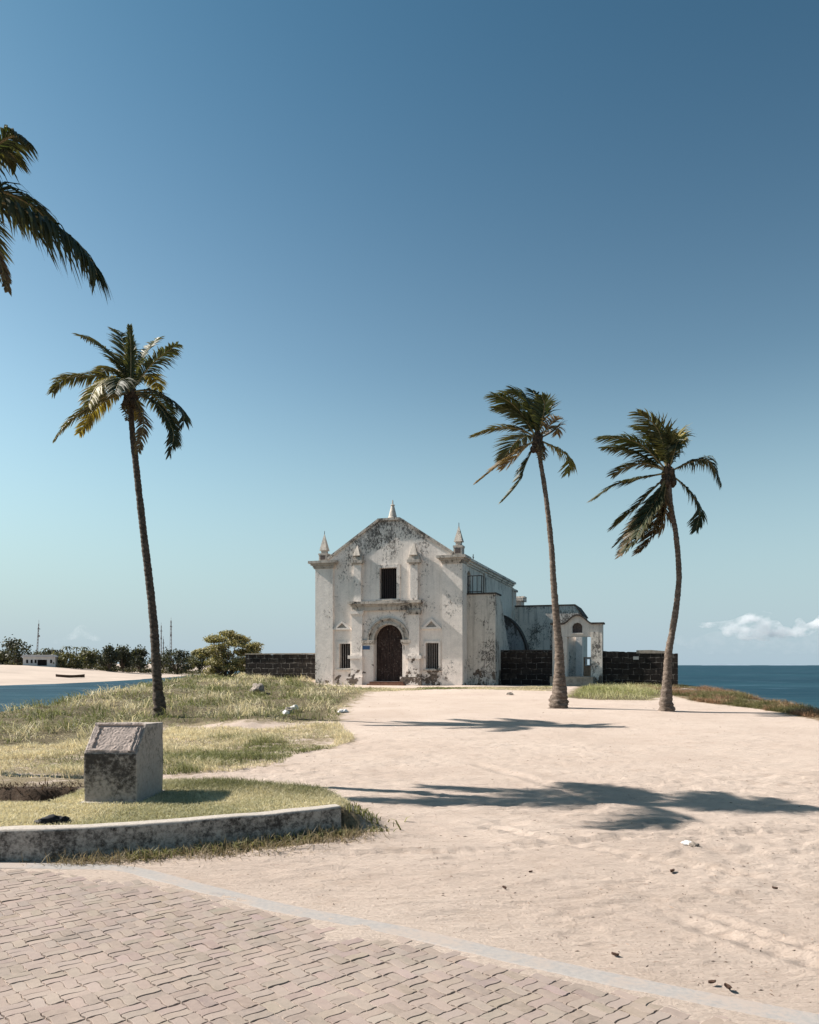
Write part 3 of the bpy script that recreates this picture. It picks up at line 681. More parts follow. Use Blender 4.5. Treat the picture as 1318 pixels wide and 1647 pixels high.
# ------------------------------------------------------------------ the chapel
TH = R(18.0); CS, SN = math.cos(TH), math.sin(TH)
CORN = Vector((3.13, 46.6, 0.45)); WID = 9.39; HW = WID / 2
ORG = CORN - Vector((CS, -SN, 0)) * HW           # middle of the facade, on the ground
def fx(px, v=0.0):
    """local x on the plane local y = v, from a photo column"""
    t = (px - CX) / F; x0, y0 = ORG.x + v * SN, ORG.y + v * CS
    return (t * y0 - x0) / (CS + t * SN)
def fz(px, py, v=0.0):
    x = fx(px, v); Y = ORG.y + v * CS - x * SN; return CZ + (HY - py) * Y / F - ORG.z
def ZX(a): return fx(480 + a / 4.393)              # from the enlarged facade crop
def ZZ(a, b): return fz(480 + a / 4.393, 790 + b / 4.393)

ch = empty('chapel', ORG, -TH, 'weathered white gabled chapel with arched door, obelisk pinnacles and peeling plaster', 'chapel')
zc = 7.55; B = -0.35
zl, zr = ZZ(180, 495), ZZ(1100, 462); zc = (zl + zr) / 2
arch_c = (ZX(642), ZZ(642, 1050)); ar = (ZX(745) - ZX(540)) / 2
def arc(cx, cz, r, n=20, a0=0.0, a1=math.pi, kz=1.0): return [(cx + r * math.cos(a0 + (a1 - a0) * i / n), cz + kz * r * math.sin(a0 + (a1 - a0) * i / n)) for i in range(n + 1)]
zd = ZZ(640, 1345)
door_hole = [(arch_c[0] - ar, zd)] + [(arch_c[0] + ar, zd)] + arc(arch_c[0], arch_c[1], ar)
def rect(x0, x1, z0, z1): return [(x0, z0), (x1, z0), (x1, z1), (x0, z1)]
W1 = (ZX(576), ZX(697), ZZ(636, 762), ZZ(636, 542))
W2 = (ZX(290), ZX(370), ZZ(330, 1252), ZZ(330, 1078))
W3 = (ZX(902), ZX(993), ZZ(948, 1255), ZZ(948, 1073))
zap = ZZ(640, 205)
gable = [(-HW + 0.04, B), (HW - 0.04, B), (HW - 0.04, zc - 0.1), (ZX(1090), zc - 0.1), (ZX(1088), ZZ(1088, 445)), (ZX(715), zap), (ZX(570), zap), (ZX(215), ZZ(205, 485)), (ZX(205), zc - 0.1), (-HW + 0.04, zc - 0.1)]
MB().prism(gable, 0, 0.75, 'y', [door_hole, rect(*W1), rect(*W2), rect(*W3)]).build('facade_wall', M['plaster'], ch)
# coping along the gable
cop = MB()
def coping(p, q, w=0.11, y0=-0.10, y1=0.85):
    p, q = Vector((p[0], 0, p[1])), Vector((q[0], 0, q[1])); n = Vector((-(q - p).z, 0, (q - p).x)).normalized()
    if n.z < 0: n = -n
    vs = [v + Vector((0, y, 0)) for y in (y0, y1) for v in (p - n * 0.03, q - n * 0.03, q + n * w, p + n * w)]
    cop.add(vs, [(0, 1, 2, 3), (7, 6, 5, 4), (0, 4, 5, 1), (1, 5, 6, 2), (2, 6, 7, 3), (3, 7, 4, 0)])
coping((ZX(210), ZZ(205, 485)), (ZX(566), zap - 0.01)); coping((ZX(719), zap - 0.01), (ZX(1092), ZZ(1088, 442)))
cop.box(ZX(564), ZX(721), -0.13, 0.88, zap - 0.02, zap + 0.12)
cop.build('gable_coping', M['trim'], ch)
# corner pilasters with cornices
for (a, b, c0, c1) in ((118, 250, 92, 282), (1022, 1165, 992, 1192)):
    x0, x1 = (-HW, ZX(b)) if a < 500 else (ZX(a), HW)
    MB().box(x0, x1, -0.14, 1.0, B - 0.02, zc - 0.45).build('corner_pilaster', M['plaster'], ch)
    m = MB(); k0, k1 = ZX(c0) - 0.02, ZX(c1) + 0.02
    for (i, z0, z1) in ((0.26, zc - 0.45, zc - 0.36), (0.22, zc - 0.36, zc - 0.25), (0.12, zc - 0.25, zc - 0.14), (0.0, zc - 0.14, zc + 0.02)):
        m.box(k0 + i, k1 - i, -0.45 + i, 1.05, z0, z1)
    m.build('cornice', M['trim'], ch)
def pinnacle(cx, cy, zb, wb, hp, wp, hq, panel=True):
    """small pedestal, neck and pyramid"""
    m = MB(); m.box(cx - wb, cx + wb, cy - wb, cy + wb, zb, zb + hp * 0.12).box(cx - wb * 0.9, cx + wb * 0.9, cy - wb * 0.9, cy + wb * 0.9, zb + hp * 0.12, zb + hp * 0.8).box(cx - wb, cx + wb, cy - wb, cy + wb, zb + hp * 0.8, zb + hp)
    m.box(cx - wb * 0.55, cx + wb * 0.55, cy - wb * 0.55, cy + wb * 0.55, zb + hp, zb + hp * 1.38)
    m.taper(cx - wp, cx + wp, cy - wp, cy + wp, zb + hp * 1.38, zb + hp * 1.38 + hq, 0.06)
    o = m.build('pinnacle', M['obelisk'], ch)
    if panel:
        MB().box(cx - wb * 0.55, cx + wb * 0.55, cy - wb * 0.9 - 0.02, cy - wb * 0.9 + 0.02, zb + hp * 0.22, zb + hp * 0.72).build('panel', M['niche'], o)
    MB().lathe(cx, cy, [(0.02, zb + hp * 1.38 + hq - 0.06), (0.018, zb + hp * 1.38 + hq + 0.2)], 6).build('spike', M['cap'], o)
pinnacle(ZX(174), 0.25, zc + 0.02, 0.295, 0.50, 0.245, ZZ(176, 285) - ZZ(176, 402))
pinnacle(ZX(1128), 0.25, zc + 0.02, 0.29, 0.60, 0.25, ZZ(1127, 245) - ZZ(1127, 358))
cx_, zb_ = ZX(654), zap + 0.12
m = MB().lathe(cx_, 0.35, [(0.31, zb_), (0.31, zb_ + 0.07), (0.26, zb_ + 0.1), (0.24, zb_ + 0.2), (0.11, zb_ + 0.74), (0.10, zb_ + 0.80), (0.135, zb_ + 0.82), (0.135, zb_ + 0.86), (0.05, zb_ + 0.9), (0.03, zb_ + 1.15)], 16)
m.build('gable_finial', M['obelisk'], ch)
# upper columns with capitals and little obelisks
ent_t, ent_b = ZZ(630, 782), ZZ(630, 842)
for (a, b, ct, cb, ot) in ((402, 452, 492, 522, 388), (800, 852, 488, 520, 366)):
    x0, x1 = ZX(a), ZX(b); cm = (x0 + x1) / 2; zt, zb = ZZ(a, ct), ZZ(a, cb)
    MB().box(x0, x1, -0.24, 0.1, ent_t - 0.03, zb).build('upper_column', M['plaster'], ch)
    m = MB(); h = zt - zb
    m.box(x0 - 0.06, x1 + 0.06, -0.31, 0.1, zb, zb + h * 0.3).box(x0 - 0.16, x1 + 0.16, -0.40, 0.1, zb + h * 0.3, zt).box(x0 - 0.09, x1 + 0.11, -0.33, 0.1, zt, zt + 0.13).box(x0 - 0.05, x1 + 0.08, -0.28, 0.1, zt + 0.13, zt + 0.26)
    m.build('capital', M['trim'], ch)
    zo = zt + 0.26
    MB().taper(cm - 0.235, cm + 0.235, -0.42, 0.06, zo, ZZ(a, ot), 0.08).build('pinnacle', M['obelisk'], ch)
# entablature over the portal
x0, x1 = ZX(378), ZX(876); h = ent_t - ent_b
m = MB().box(x0 + 0.12, x1 - 0.12, -0.28, 0.1, ent_b - 0.02, ent_b + h * 0.5)
m.box(x0 + 0.06, x1 - 0.06, -0.36, 0.1, ent_b + h * 0.5, ent_b + h * 0.72).box(x0 - 0.03, x1 + 0.03, -0.48, 0.1, ent_b + h * 0.72, ent_t + 0.02)
m.box(x0 - 0.06, x0 + 0.42, -0.54, -0.3, ent_b + h * 0.74, ent_t + 0.03).box(x1 - 0.42, x1 + 0.06, -0.54, -0.3, ent_b + h * 0.74, ent_t + 0.03)
m.build('entablature', M['trim'], ch)
# lower columns on pedestals
for (a, b, p0, p1, q0, q1) in ((388, 462, 366, 468, 350, 468), (790, 862, 772, 880, 735, 882)):
    x0, x1 = ZX(a), ZX(b); zp = ZZ(a, 1150); zq = ZZ(a, 1312)
    MB().box(x0, x1, -0.24, 0.1, zp, ent_b - 0.30).build('lower_column', M['plaster'], ch)
    MB().box(x0 - 0.05, x1 + 0.05, -0.29, 0.1, ent_b - 0.30, ent_b - 0.2).box(x0 - 0.1, x1 + 0.1, -0.34, 0.1, ent_b - 0.2, ent_b - 0.02).build('capital', M['trim'] if a > 500 else M['plaster'], ch)
    m = MB().box(x0 - 0.02, x1 + 0.02, -0.30, 0.1, zp - 0.1, zp).box(ZX(p0), ZX(p1), -0.40, 0.1, zp - 0.30, zp - 0.1).box(x0 - 0.04, x1 + 0.04, -0.33, 0.1, zq, zp - 0.30).box(ZX(q0), ZX(q1), -0.44, 0.1, B - 0.03, zq)
    m.build('column_pedestal', M['plaster'], ch)
# portal: frieze field, archivolt, imposts, jambs
xa, xb = ZX(462), ZX(790)
field = [(xa, ent_b - 0.01), (xa, arch_c[1])] + [(arch_c[0] - (ar + 0.34) * math.cos(a), arch_c[1] + (ar + 0.34) * math.sin(a)) for a in np.linspace(0.0, math.pi, 24)] + [(xb, arch_c[1]), (xb, ent_b - 0.01)]
MB().prism(field, -0.10, 0.05, 'y').build('portal_field', M['plaster'], ch)
def band(r0, r1, y0, y1): return MB().prism(arc(arch_c[0], arch_c[1], r1, 28) + arc(arch_c[0], arch_c[1], r0, 28)[::-1], y0, y1, 'y')
av = band(ar + 0.30, ar + 0.40, -0.22, 0.05); av2 = band(ar + 0.1, ar + 0.30, -0.13, 0.05); av3 = band(ar - 0.02, ar + 0.1, -0.18, 0.3)
for q in (av2, av3): av.add(q.v, q.f)
av.build('door_arch', M['trim'], ch)
for (a, b) in ((460, 540), (737, 796)):
    x0, x1 = ZX(a), ZX(b); zi = arch_c[1]
    MB().box(x0 + 0.04, x1 - 0.01, -0.16, 0.05, B - 0.04, zi - 0.28).build('door_jamb', M['plaster'], ch)
    MB().box(x0, x1 + 0.02, -0.22, 0.06, zi - 0.28, zi - 0.2).box(x0 - 0.03, x1 + 0.05, -0.27, 0.07, zi - 0.2, zi - 0.01).build('impost', M['trim'], ch)
dr = MB().prism([(arch_c[0] - ar - 0.03, zd - 0.02), (arch_c[0] + ar + 0.03, zd - 0.02)] + arc(arch_c[0], arch_c[1], ar + 0.03), 0.34, 0.42, 'y').build('door', M['door'], ch)
for k in range(4):
    zz = zd + 0.35 + 0.72 * k
    if zz < arch_c[1] + 0.5: MB().box(arch_c[0] - ar + 0.05, arch_c[0] + ar - 0.05, 0.315, 0.345, zz, zz + 0.09).build('rail', M['door'], dr)
MB().box(arch_c[0] - 0.045, arch_c[0] + 0.045, 0.30, 0.345, zd, arch_c[1] + ar - 0.1).build('door_leaf_post', M['door'], dr)
MB().lathe(arch_c[0] + 0.09, 0.30, [(0.035, zd + 1.55), (0.035, zd + 1.61)], 8).build('handle', M['iron'], dr)
MB().box(arch_c[0] - ar - 0.15, arch_c[0] + ar + 0.12, -0.50, 0.5, B, zd - 0.01).box(arch_c[0] - ar - 0.2, arch_c[0] + ar + 0.25, -0.85, -0.5, B, zd - 0.13).build('door_step', M['rust'], ch)
MB().box(ZX(460), ZX(513), -0.20, -0.165, ZZ(486, 1120), ZZ(486, 1095)).build('name_plate', M['blue'], ch)
# windows with frames and bars
def window(w, fr, bar_n, name='window', bm='bar', slit=None):
    x0, x1, z0, z1 = w
    f = MB().prism(rect(x0 - fr, x1 + fr, z0 - fr * 0.25, z1 + fr), -0.055, 0.05, 'y', [rect(x0 + 0.001, x1 - 0.001, z0 + 0.001, z1 - 0.001)]).build(name, M['plaster'], ch)
    MB().box(x0 - fr * 1.1, x1 + fr * 1.1, -0.13, 0.04, z0 - fr * 0.25 - 0.09, z0 - fr * 0.25).build('sill', M['trim'], f)
    MB().box(x0 - 0.05, x1 + 0.05, 0.40, 0.44, z0 - 0.05, z1 + 0.05).build('opening', M['hole'], f)
    m = MB()
    for k in range(bar_n):
        xx = x0 + (x1 - x0) * (k + 0.5) / bar_n; m.lathe(xx, 0.12, [(0.019, z0), (0.019, z1)], 6)
    m.build('bars', M[bm], f); return f
window(W1, 0.2, 8, 'window', 'iron'); window(W2, 0.14, 5, 'window', 'bar'); window(W3, 0.13, 7, 'window', 'bar')
# little pediments over the side windows
for (a, b, base, ap) in ((248, 378, 980, 916), (872, 1016, 974, 898)):
    x0, x1, zb, zt = ZX(a), ZX(b), ZZ((a + b) / 2, base), ZZ((a + b) / 2, ap); xm = (x0 + x1) / 2; t_ = 0.16
    inner = [(xm - (xm - x0) * 0.55, zb + 0.11), (xm + (x1 - xm) * 0.55, zb + 0.11), (xm, zb + (zt - zb) * 0.74)]
    o = MB().prism([(x0 + 0.02, zb), (x1 - 0.02, zb), (x1 - 0.02, zb + 0.07), (xm, zt), (x0 + 0.02, zb + 0.07)], -0.12, 0.05, 'y', [inner]).build('pediment', M['plaster'], ch)
    MB().prism([(xm - (xm - x0) * 0.65, zb + 0.06), (xm + (x1 - xm) * 0.65, zb + 0.06), (xm, zb + (zt - zb) * 0.86)], -0.03, 0.02, 'y').build('pediment_field', M['tri'], o)
# nave: side walls, cornices, roof, rear wall
VL = 15.8
swin = [(1.35, 5.35), (2.25, 5.35), (2.25, 6.75), (1.8, 6.95), (1.35, 6.75)]
MB().prism([(0.75, B), (VL, B), (VL, zc - 0.42), (0.75, zc - 0.42)], HW - 0.55, HW - 0.08, 'x', [swin]).build('nave_wall', M['plaster_side'], ch)
MB().prism([(0.75, B), (VL, B), (VL, zc - 0.42), (0.75, zc - 0.42)], -HW + 0.08, -HW + 0.55, 'x').build('nave_wall', M['plaster'], ch)
MB().box(-HW + 0.55, HW - 0.55, VL - 0.5, VL - 0.02, B, zc - 0.42).build('rear_wall', M['plaster_side'], ch)
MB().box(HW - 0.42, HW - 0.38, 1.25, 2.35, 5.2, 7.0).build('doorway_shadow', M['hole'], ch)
for sgn in (1, -1):
    m = MB()
    for (o_, z0, z1) in ((0.0, zc - 0.42, zc - 0.3), (0.1, zc - 0.3, zc - 0.16), (0.22, zc - 0.16, zc - 0.01)):
        a, b = HW - 0.5, HW + o_
        m.box(min(a * sgn, b * sgn), max(a * sgn, b * sgn), 1.05, VL + o_ * 0.8, z0, z1)
    m.build('eaves_cornice', M['plaster_side'] if sgn > 0 else M['trim'], ch)
for (y0, y1) in ((5.7, 6.5), (16.1, VL + 0.03)):
    MB().box(HW - 0.5, HW + 0.03, y0, y1, B, zc - 0.43).build('side_pilaster', M['plaster_side'], ch)
MB().prism([(-HW, zc - 0.02), (HW, zc - 0.02), (0, zc + 1.3)], 0.76, VL, 'y').build('roof', M['roof'], ch)
cr = MB().box(HW - 0.02, HW + 0.02, 2.55, 2.60, zc, zc + 0.42).box(HW - 0.02, HW + 0.02, 2.42, 2.74, zc + 0.22, zc + 0.26); cr.build('roof_cross', M['iron'], ch)
# chancel, lower and narrower, with corner urns
MB().box(-3.6, 3.75, VL - 0.1, VL + 6, B, 6.2).build('chancel', M['plaster_side'], ch)
m = MB().box(HW - 0.75, HW + 0.02, VL + 0.05, VL + 1.3, B, 6.95).box(HW - 0.85, HW + 0.14, VL + 0.0, VL + 1.4, 6.95, 7.1); m.build('chancel_shoulder', M['plaster_side'], ch)
m = MB().box(HW - 0.5, HW + 0.25, VL + 2.2, VL + 3.6, B, 6.35).box(HW - 0.6, HW + 0.42, VL + 2.1, VL + 3.8, 6.35, 6.6).box(HW - 0.5, HW + 0.5, VL + 2.3, VL + 3.4, 6.6, 6.72); m.build('chancel_shoulder', M['plaster_side'], ch)
# stair block with flat roof and iron cage
tv = 1.0; tx = HW + 1.715; tz = fz(775, 956, tv)
MB().prism([(tv, B), (5.4, B), (5.4, 2.2), (4.6, 2.9), (3.7, 4.0), (3.0, tz - 0.45), (2.3, tz), (tv, tz)], HW - 0.2, tx, 'x').build('stair_block', M['plaster_tower'], ch)
MB().box(HW - 0.05, tx + 0.06, tv - 0.07, 2.55, tz + 0.003, tz + 0.09).build('stair_block_roof', M['cap'], ch)
cg = MB(); gx0, gx1, gz0, gz1 = HW + 0.05, HW + 0.88, tz + 0.09, tz + 1.12
for xx in np.linspace(gx0, gx1, 4): cg.tube([(xx, tv + 0.05, gz0), (xx, tv + 0.05, gz1)], 0.022 if 0 < xx - gx0 < 0.8 else 0.03, 6)
for zz in (gz0 + 0.08, gz1): cg.tube([(gx0, tv + 0.05, zz), (gx1, tv + 0.05, zz), (gx1, tv + 1.2, zz)], 0.026, 6)
for yy in np.linspace(tv + 0.6, tv + 1.2, 2): cg.tube([(gx1, yy, gz0), (gx1, yy, gz1)], 0.02, 6)
cg.build('iron_cage', M['iron'], ch)
# curved flying buttress further back
qv = 9.5; bw = fx(848, qv) - HW; bh = fz(812, 990, qv); b0 = 1.2
prof = [(HW - 0.2, B), (HW + bw, B), (HW + bw, b0)] + [(HW - 0.1 + (bw + 0.1) * math.cos(a), b0 + (bh - b0) * math.sin(a)) for a in np.linspace(0.12, math.pi / 2, 14)] + [(HW - 0.2, bh)]
bt = MB().prism(prof, qv, qv + 0.8, 'y').build('buttress', M['plaster_butt'], ch)
edge = [(x_ + 0.0, z_) for x_, z_ in prof[3:-1]]
MB().prism([(x_ + 0.10 * (x_ - HW) / bw, z_ + 0.004 + 0.16) for x_, z_ in edge] + [(x_ + 0.02, z_ + 0.004) for x_, z_ in edge[::-1]], qv - 0.05, qv + 0.85, 'y').build('coping', M['cap'], bt)

# ------------------------------------------------------------------ annexe behind, gateway and enclosure walls
av_ = 16.4
ax1 = fx(936, av_); ax0 = HW - 0.1; az = fz(880, 975, av_)
an = empty('annexe_building', ORG + Vector((CS * 7.5 + SN * av_, -SN * 7.5 + CS * av_, 0)), -TH, 'grey stained flat-topped annexe behind the dark wall, right of the chapel', 'building')
dx = 7.5
MB().prism([(ax0 - dx, B), (ax1 - dx, B), (ax1 - dx, fz(936, 990, av_)), (fx(925, av_) - dx, az), (ax0 - dx, az)], 0, 4.5, 'y').build('wall', M['plaster_black'], an)
MB().prism([(ax0 - dx - 0.02, az + 0.003), (fx(925, av_) - dx + 0.02, az + 0.003), (ax1 - dx + 0.06, fz(936, 990, av_)), (ax1 - dx + 0.06, fz(936, 990, av_) + 0.1), (fx(925, av_) - dx + 0.03, az + 0.10), (ax0 - dx - 0.02, az + 0.10)], -0.06, 4.6, 'y').build('roof_edge', M['cap'], an)

wv = 2.6                                            # the enclosure walls share this plane with the gateway
def local(x, y, z=0.0): return ORG + Vector((CS * x + SN * y, -SN * x + CS * y, z))
def stone_wall(px0, px1, top0, top1, label, mat, holes=(), jag=0.04):
    x0, x1 = fx(px0, wv), fx(px1, wv); z0, z1 = fz(px0, top0, wv), fz(px1, top1, wv); xm = (x0 + x1) / 2
    r = empty('stone_wall', local(xm, wv), -TH, label, 'wall'); n = 40; rg = random.Random(int(px0)); tops = []
    for i in range(n + 1):
        t = i / n; tops.append((x0 + (x1 - x0) * t - xm, z0 + (z1 - z0) * t - jag * rg.random() * (rg.random() < 0.5)))
    MB().prism([(x0 - xm, -0.5), (x1 - xm, -0.5)] + tops[::-1], 0, 0.55, 'y').build('masonry', mat, r)
    return r, x0 - xm, x1 - xm, z0, z1
w_a = stone_wall(395, 512, 1053, 1052.5, 'low dark stone block wall left of the chapel behind the bush', M['wall_l'])
MB().box(w_a[1] - 0.02, w_a[2], -0.05, 0.6, w_a[3] + 0.004, w_a[3] + 0.08).build('coping', M['ledge'], w_a[0])
w_b = stone_wall(803, 892, 1047.5, 1047, 'dark stone block wall between the chapel and the gateway', M['wall'])
MB().box(w_b[1] - 0.02, w_b[2] + 0.02, -0.04, 0.6, w_b[3] + 0.005, w_b[3] + 0.06).build('coping', M['cap'], w_b[0])
w_c = stone_wall(968, 1091, 1047, 1051, 'dark stone block wall running from the gateway to the sea', M['wall'])
k0, k1 = fx(1024, wv), fx(1074, wv); xm = (fx(968, wv) + fx(1091, wv)) / 2
MB().prism([(k0 - xm, fz(1024, 1051, wv)), (k1 - xm, fz(1074, 1051, wv)), (k1 - xm, fz(1074, 1047.5, wv)), (k0 + 0.8 - xm, fz(1040, 1045.5, wv)), (k0 - xm, fz(1024, 1046, wv))], -0.02, 0.57, 'y').build('coping', M['ledge'], w_c[0])
MB().box(fx(1019, wv) - xm, fx(1028, wv) - xm, -0.04, 0.2, fz(1023, 1061, wv), fz(1023, 1056, wv)).build('pale_block', M['plaster_gate'], w_c[0])
# side return of the wall at its sea end
MB().box(w_c[2] - 0.55, w_c[2] + 0.003, 0.553, 9.0, -2.5, w_c[4] - 0.12).build('return_wall', M['wall'], w_c[0])
gwx0, gwx1 = fx(889, wv - 0.15), fx(969.5, wv - 0.15); gm = (gwx0 + gwx1) / 2
def GX_(p): return fx(p, wv - 0.15) - gm
def GZ_(p, q): return fz(p, q, wv - 0.15)
gt = empty('gateway', local(gm, wv - 0.15), -TH, 'pale plastered gateway with curved pediment and small niche beyond the middle palm', 'gateway')
gs = GZ_(890, 1005); gtop = GZ_(928, 990.5)
cur = [(GX_(952), gs)] + [(GX_(952) + (GX_(906) - GX_(952)) * t, gs + (gtop - gs) * (0.5 - 0.5 * math.cos(2 * math.pi * t)) ** 0.8) for t in np.linspace(0.04, 0.96, 18)] + [(GX_(906), gs)]
zth = GZ_(930, 1088)
hole = rect(GX_(909.5), GX_(951), zth, GZ_(930, 1024)); nic = [(GX_(921), GZ_(929, 1018)), (GX_(937), GZ_(929, 1018)), (GX_(937), GZ_(929, 1007)), (GX_(934), GZ_(929, 1003)), (GX_(929), GZ_(929, 1001.5)), (GX_(924), GZ_(929, 1003)), (GX_(921), GZ_(929, 1007))]
MB().prism([(GX_(889), B), (GX_(969.5), B), (GX_(969.5), gs)] + cur + [(GX_(889), gs)], 0, 0.7, 'y', [hole, nic]).build('gate_wall', M['plaster_gate'], gt)
m = MB(); cc = [(GX_(972), gs)] + cur + [(GX_(886), gs)]
m.prism([(a, b + 0.002) for a, b in cc] + [(a, b + 0.10) for a, b in cc[::-1]], -0.12, 0.8, 'y'); m.build('coping', M['cap'], gt)
MB().box(GX_(920), GX_(938), 0.22, 0.26, GZ_(929, 1019), GZ_(929, 1001)).build('niche', M['niche'], gt)
MB().box(GX_(919), GX_(939), -0.06, 0.1, GZ_(929, 1020.5), GZ_(929, 1018)).build('niche_sill', M['plaster_gate'], gt)
MB().box(GX_(951), GX_(969.3), -0.06, 0.02, B, gs - 0.45).build('gate_pilaster', M['plaster_black'], gt)
MB().box(GX_(908), GX_(913), -0.05, 0.72, B, GZ_(930, 1024.5)).build('gate_jamb', M['plaster_gate'], gt)
MB().box(GX_(890), GX_(957), -1.3, 0.71, B, zth).build('threshold', M['ledge'], gt)
# court seen through the gateway: stained inner wall, pale pier, sunlit ruin with a window frame
cv = 5.0
iw = empty('courtyard_wall', local(fx(925, wv + cv), wv + cv), -TH, 'stained inner wall with pale pier seen through the gateway', 'wall'); i0 = fx(925, wv + cv)
MB().box(fx(885, wv + cv) - i0, fx(928, wv + cv) - i0, 0, 0.5, B, fz(920, 1012, wv + cv)).build('masonry', M['plaster_black'], iw)
MB().box(fx(927.5, wv + cv) - i0, fx(937.5, wv + cv) - i0, -0.35, 0.6, B, fz(930, 1012, wv + cv)).build('pier', M['plaster'], iw)
rv = 14.0; r0 = fx(945, rv)
ru = empty('ruined_wall', local(r0, rv), -TH, 'low sunlit reddish wall with an empty window frame seen through the gateway', 'wall')
u0, u1 = fx(936, rv) - r0, fx(962, rv) - r0; t0, t1 = fz(945, 1057, rv), fz(945, 1088, rv)
MB().prism(rect(u0, u1, B, t0), 0, 0.5, 'y', [rect(fx(943, rv) - r0, fx(949.5, rv) - r0, fz(945, 1070, rv), fz(945, 1060, rv))]).build('masonry', M['ochre'], ru)
MB().prism(rect(fx(942, rv) - r0, fx(950.5, rv) - r0, fz(945, 1071, rv), fz(945, 1059, rv)), -0.06, 0.04, 'y', [rect(fx(943, rv) - r0 + 0.02, fx(949.5, rv) - r0 - 0.02, fz(945, 1070, rv) + 0.02, fz(945, 1060, rv) - 0.02)]).build('window_frame', M['plaster_gate'], ru)

# ------------------------------------------------------------------ coconut palms
def frond_mesh(pts, Lm, rg, wind, droop, tint, dry=0.0, dens=1.0, spread=1.0):
    P = smooth_path(pts, 12); n = len(P)
    seg = [0.0]
    for i in range(1, n): seg.append(seg[-1] + (P[i] - P[i - 1]).length)
    tot = seg[-1]; A = np.array([p[:] for p in P]); sg = np.array(seg)
    m = MB(); step = max(1, n // 14); rp = P[::step] + ([P[-1]] if (n - 1) % step else [])
    m.tube(rp, [0.030 * (1 - 0.85 * i / (len(rp) - 1)) + 0.004 for i in range(len(rp))], 5)
    V, Q, T, C, b = [], [], [], [], 0
    cnt = int(max(24, tot / 0.030 * dens))
    for k in range(cnt):
        t = 0.13 + 0.87 * (k + 0.5) / cnt
        s = t * tot; p = np.array([np.interp(s, sg, A[:, j]) for j in range(3)])
        p2 = np.array([np.interp(min(s + 0.05, tot), sg, A[:, j]) for j in range(3)]); p1 = np.array([np.interp(max(s - 0.05, 0), sg, A[:, j]) for j in range(3)])
        tg = (p2 - p1) / (np.linalg.norm(p2 - p1) + 1e-9)
        up = np.array([0, 0, 1.0]); N = up - tg * tg[2]
        if np.linalg.norm(N) < 0.25: N = N + np.array([0.3, -0.6, 0])
        N /= np.linalg.norm(N) + 1e-9; S = np.cross(tg, N)
        prof = min(1.0, (t - 0.08) / 0.22) * (1.0 - 0.62 * max(0, (t - 0.55) / 0.45) ** 1.3)
        for sd in (-1, 1):
            if rg.random() < 0.05 + 0.25 * dry: continue
            L = Lm * prof * rg.uniform(0.75, 1.08); fw = 0.45 + 0.5 * t + rg.uniform(-0.12, 0.12)
            d = sd * S * spread * rg.uniform(0.8, 1.0) + tg * fw + N * rg.uniform(0.05, 0.3); d /= np.linalg.norm(d)
            dr = droop * rg.uniform(0.7, 1.25); wd = rg.uniform(0.018, 0.030) * (0.75 if dry > 0.4 else 1)
            g_ = np.array([0, 0, -1.0]) * dr + np.array(wind) * rg.uniform(0.6, 1.3)
            pr, pos = [], p.copy()
            for q in range(4):
                pr.append(pos.copy()); dd = d + g_ * (q + 0.4) * 0.42; dd /= np.linalg.norm(dd); pos = pos + dd * L / 3.0
                if q == 0: d0 = dd
            wv_ = tg - d0 * np.dot(tg, d0); wv_ = wv_ / (np.linalg.norm(wv_) + 1e-9)
            tw = rg.uniform(-0.7, 0.7); wv_ = wv_ * math.cos(tw) + np.cross(d0, wv_) * math.sin(tw)
            ww = (0.6, 1.0, 0.75)
            for q in range(3): V += [pr[q] - wv_ * wd * ww[q], pr[q] + wv_ * wd * ww[q]]
            V.append(pr[3])
            Q += [(b, b + 1, b + 3, b + 2), (b + 2, b + 3, b + 5, b + 4)]; T.append((b + 4, b + 5, b + 6))
            cc = np.array(tint) * rg.uniform(0.7, 1.3); tip = np.array([0.20, 0.15, 0.07])
            e = 0.25 + 0.5 * dry
            C += [cc] * 4 + [cc * (1 - e * 0.5) + tip * e * 0.5] * 2 + [cc * (1 - e) + tip * e]; b += 7
    return m, np.array(V), Q, T, np.array(C)

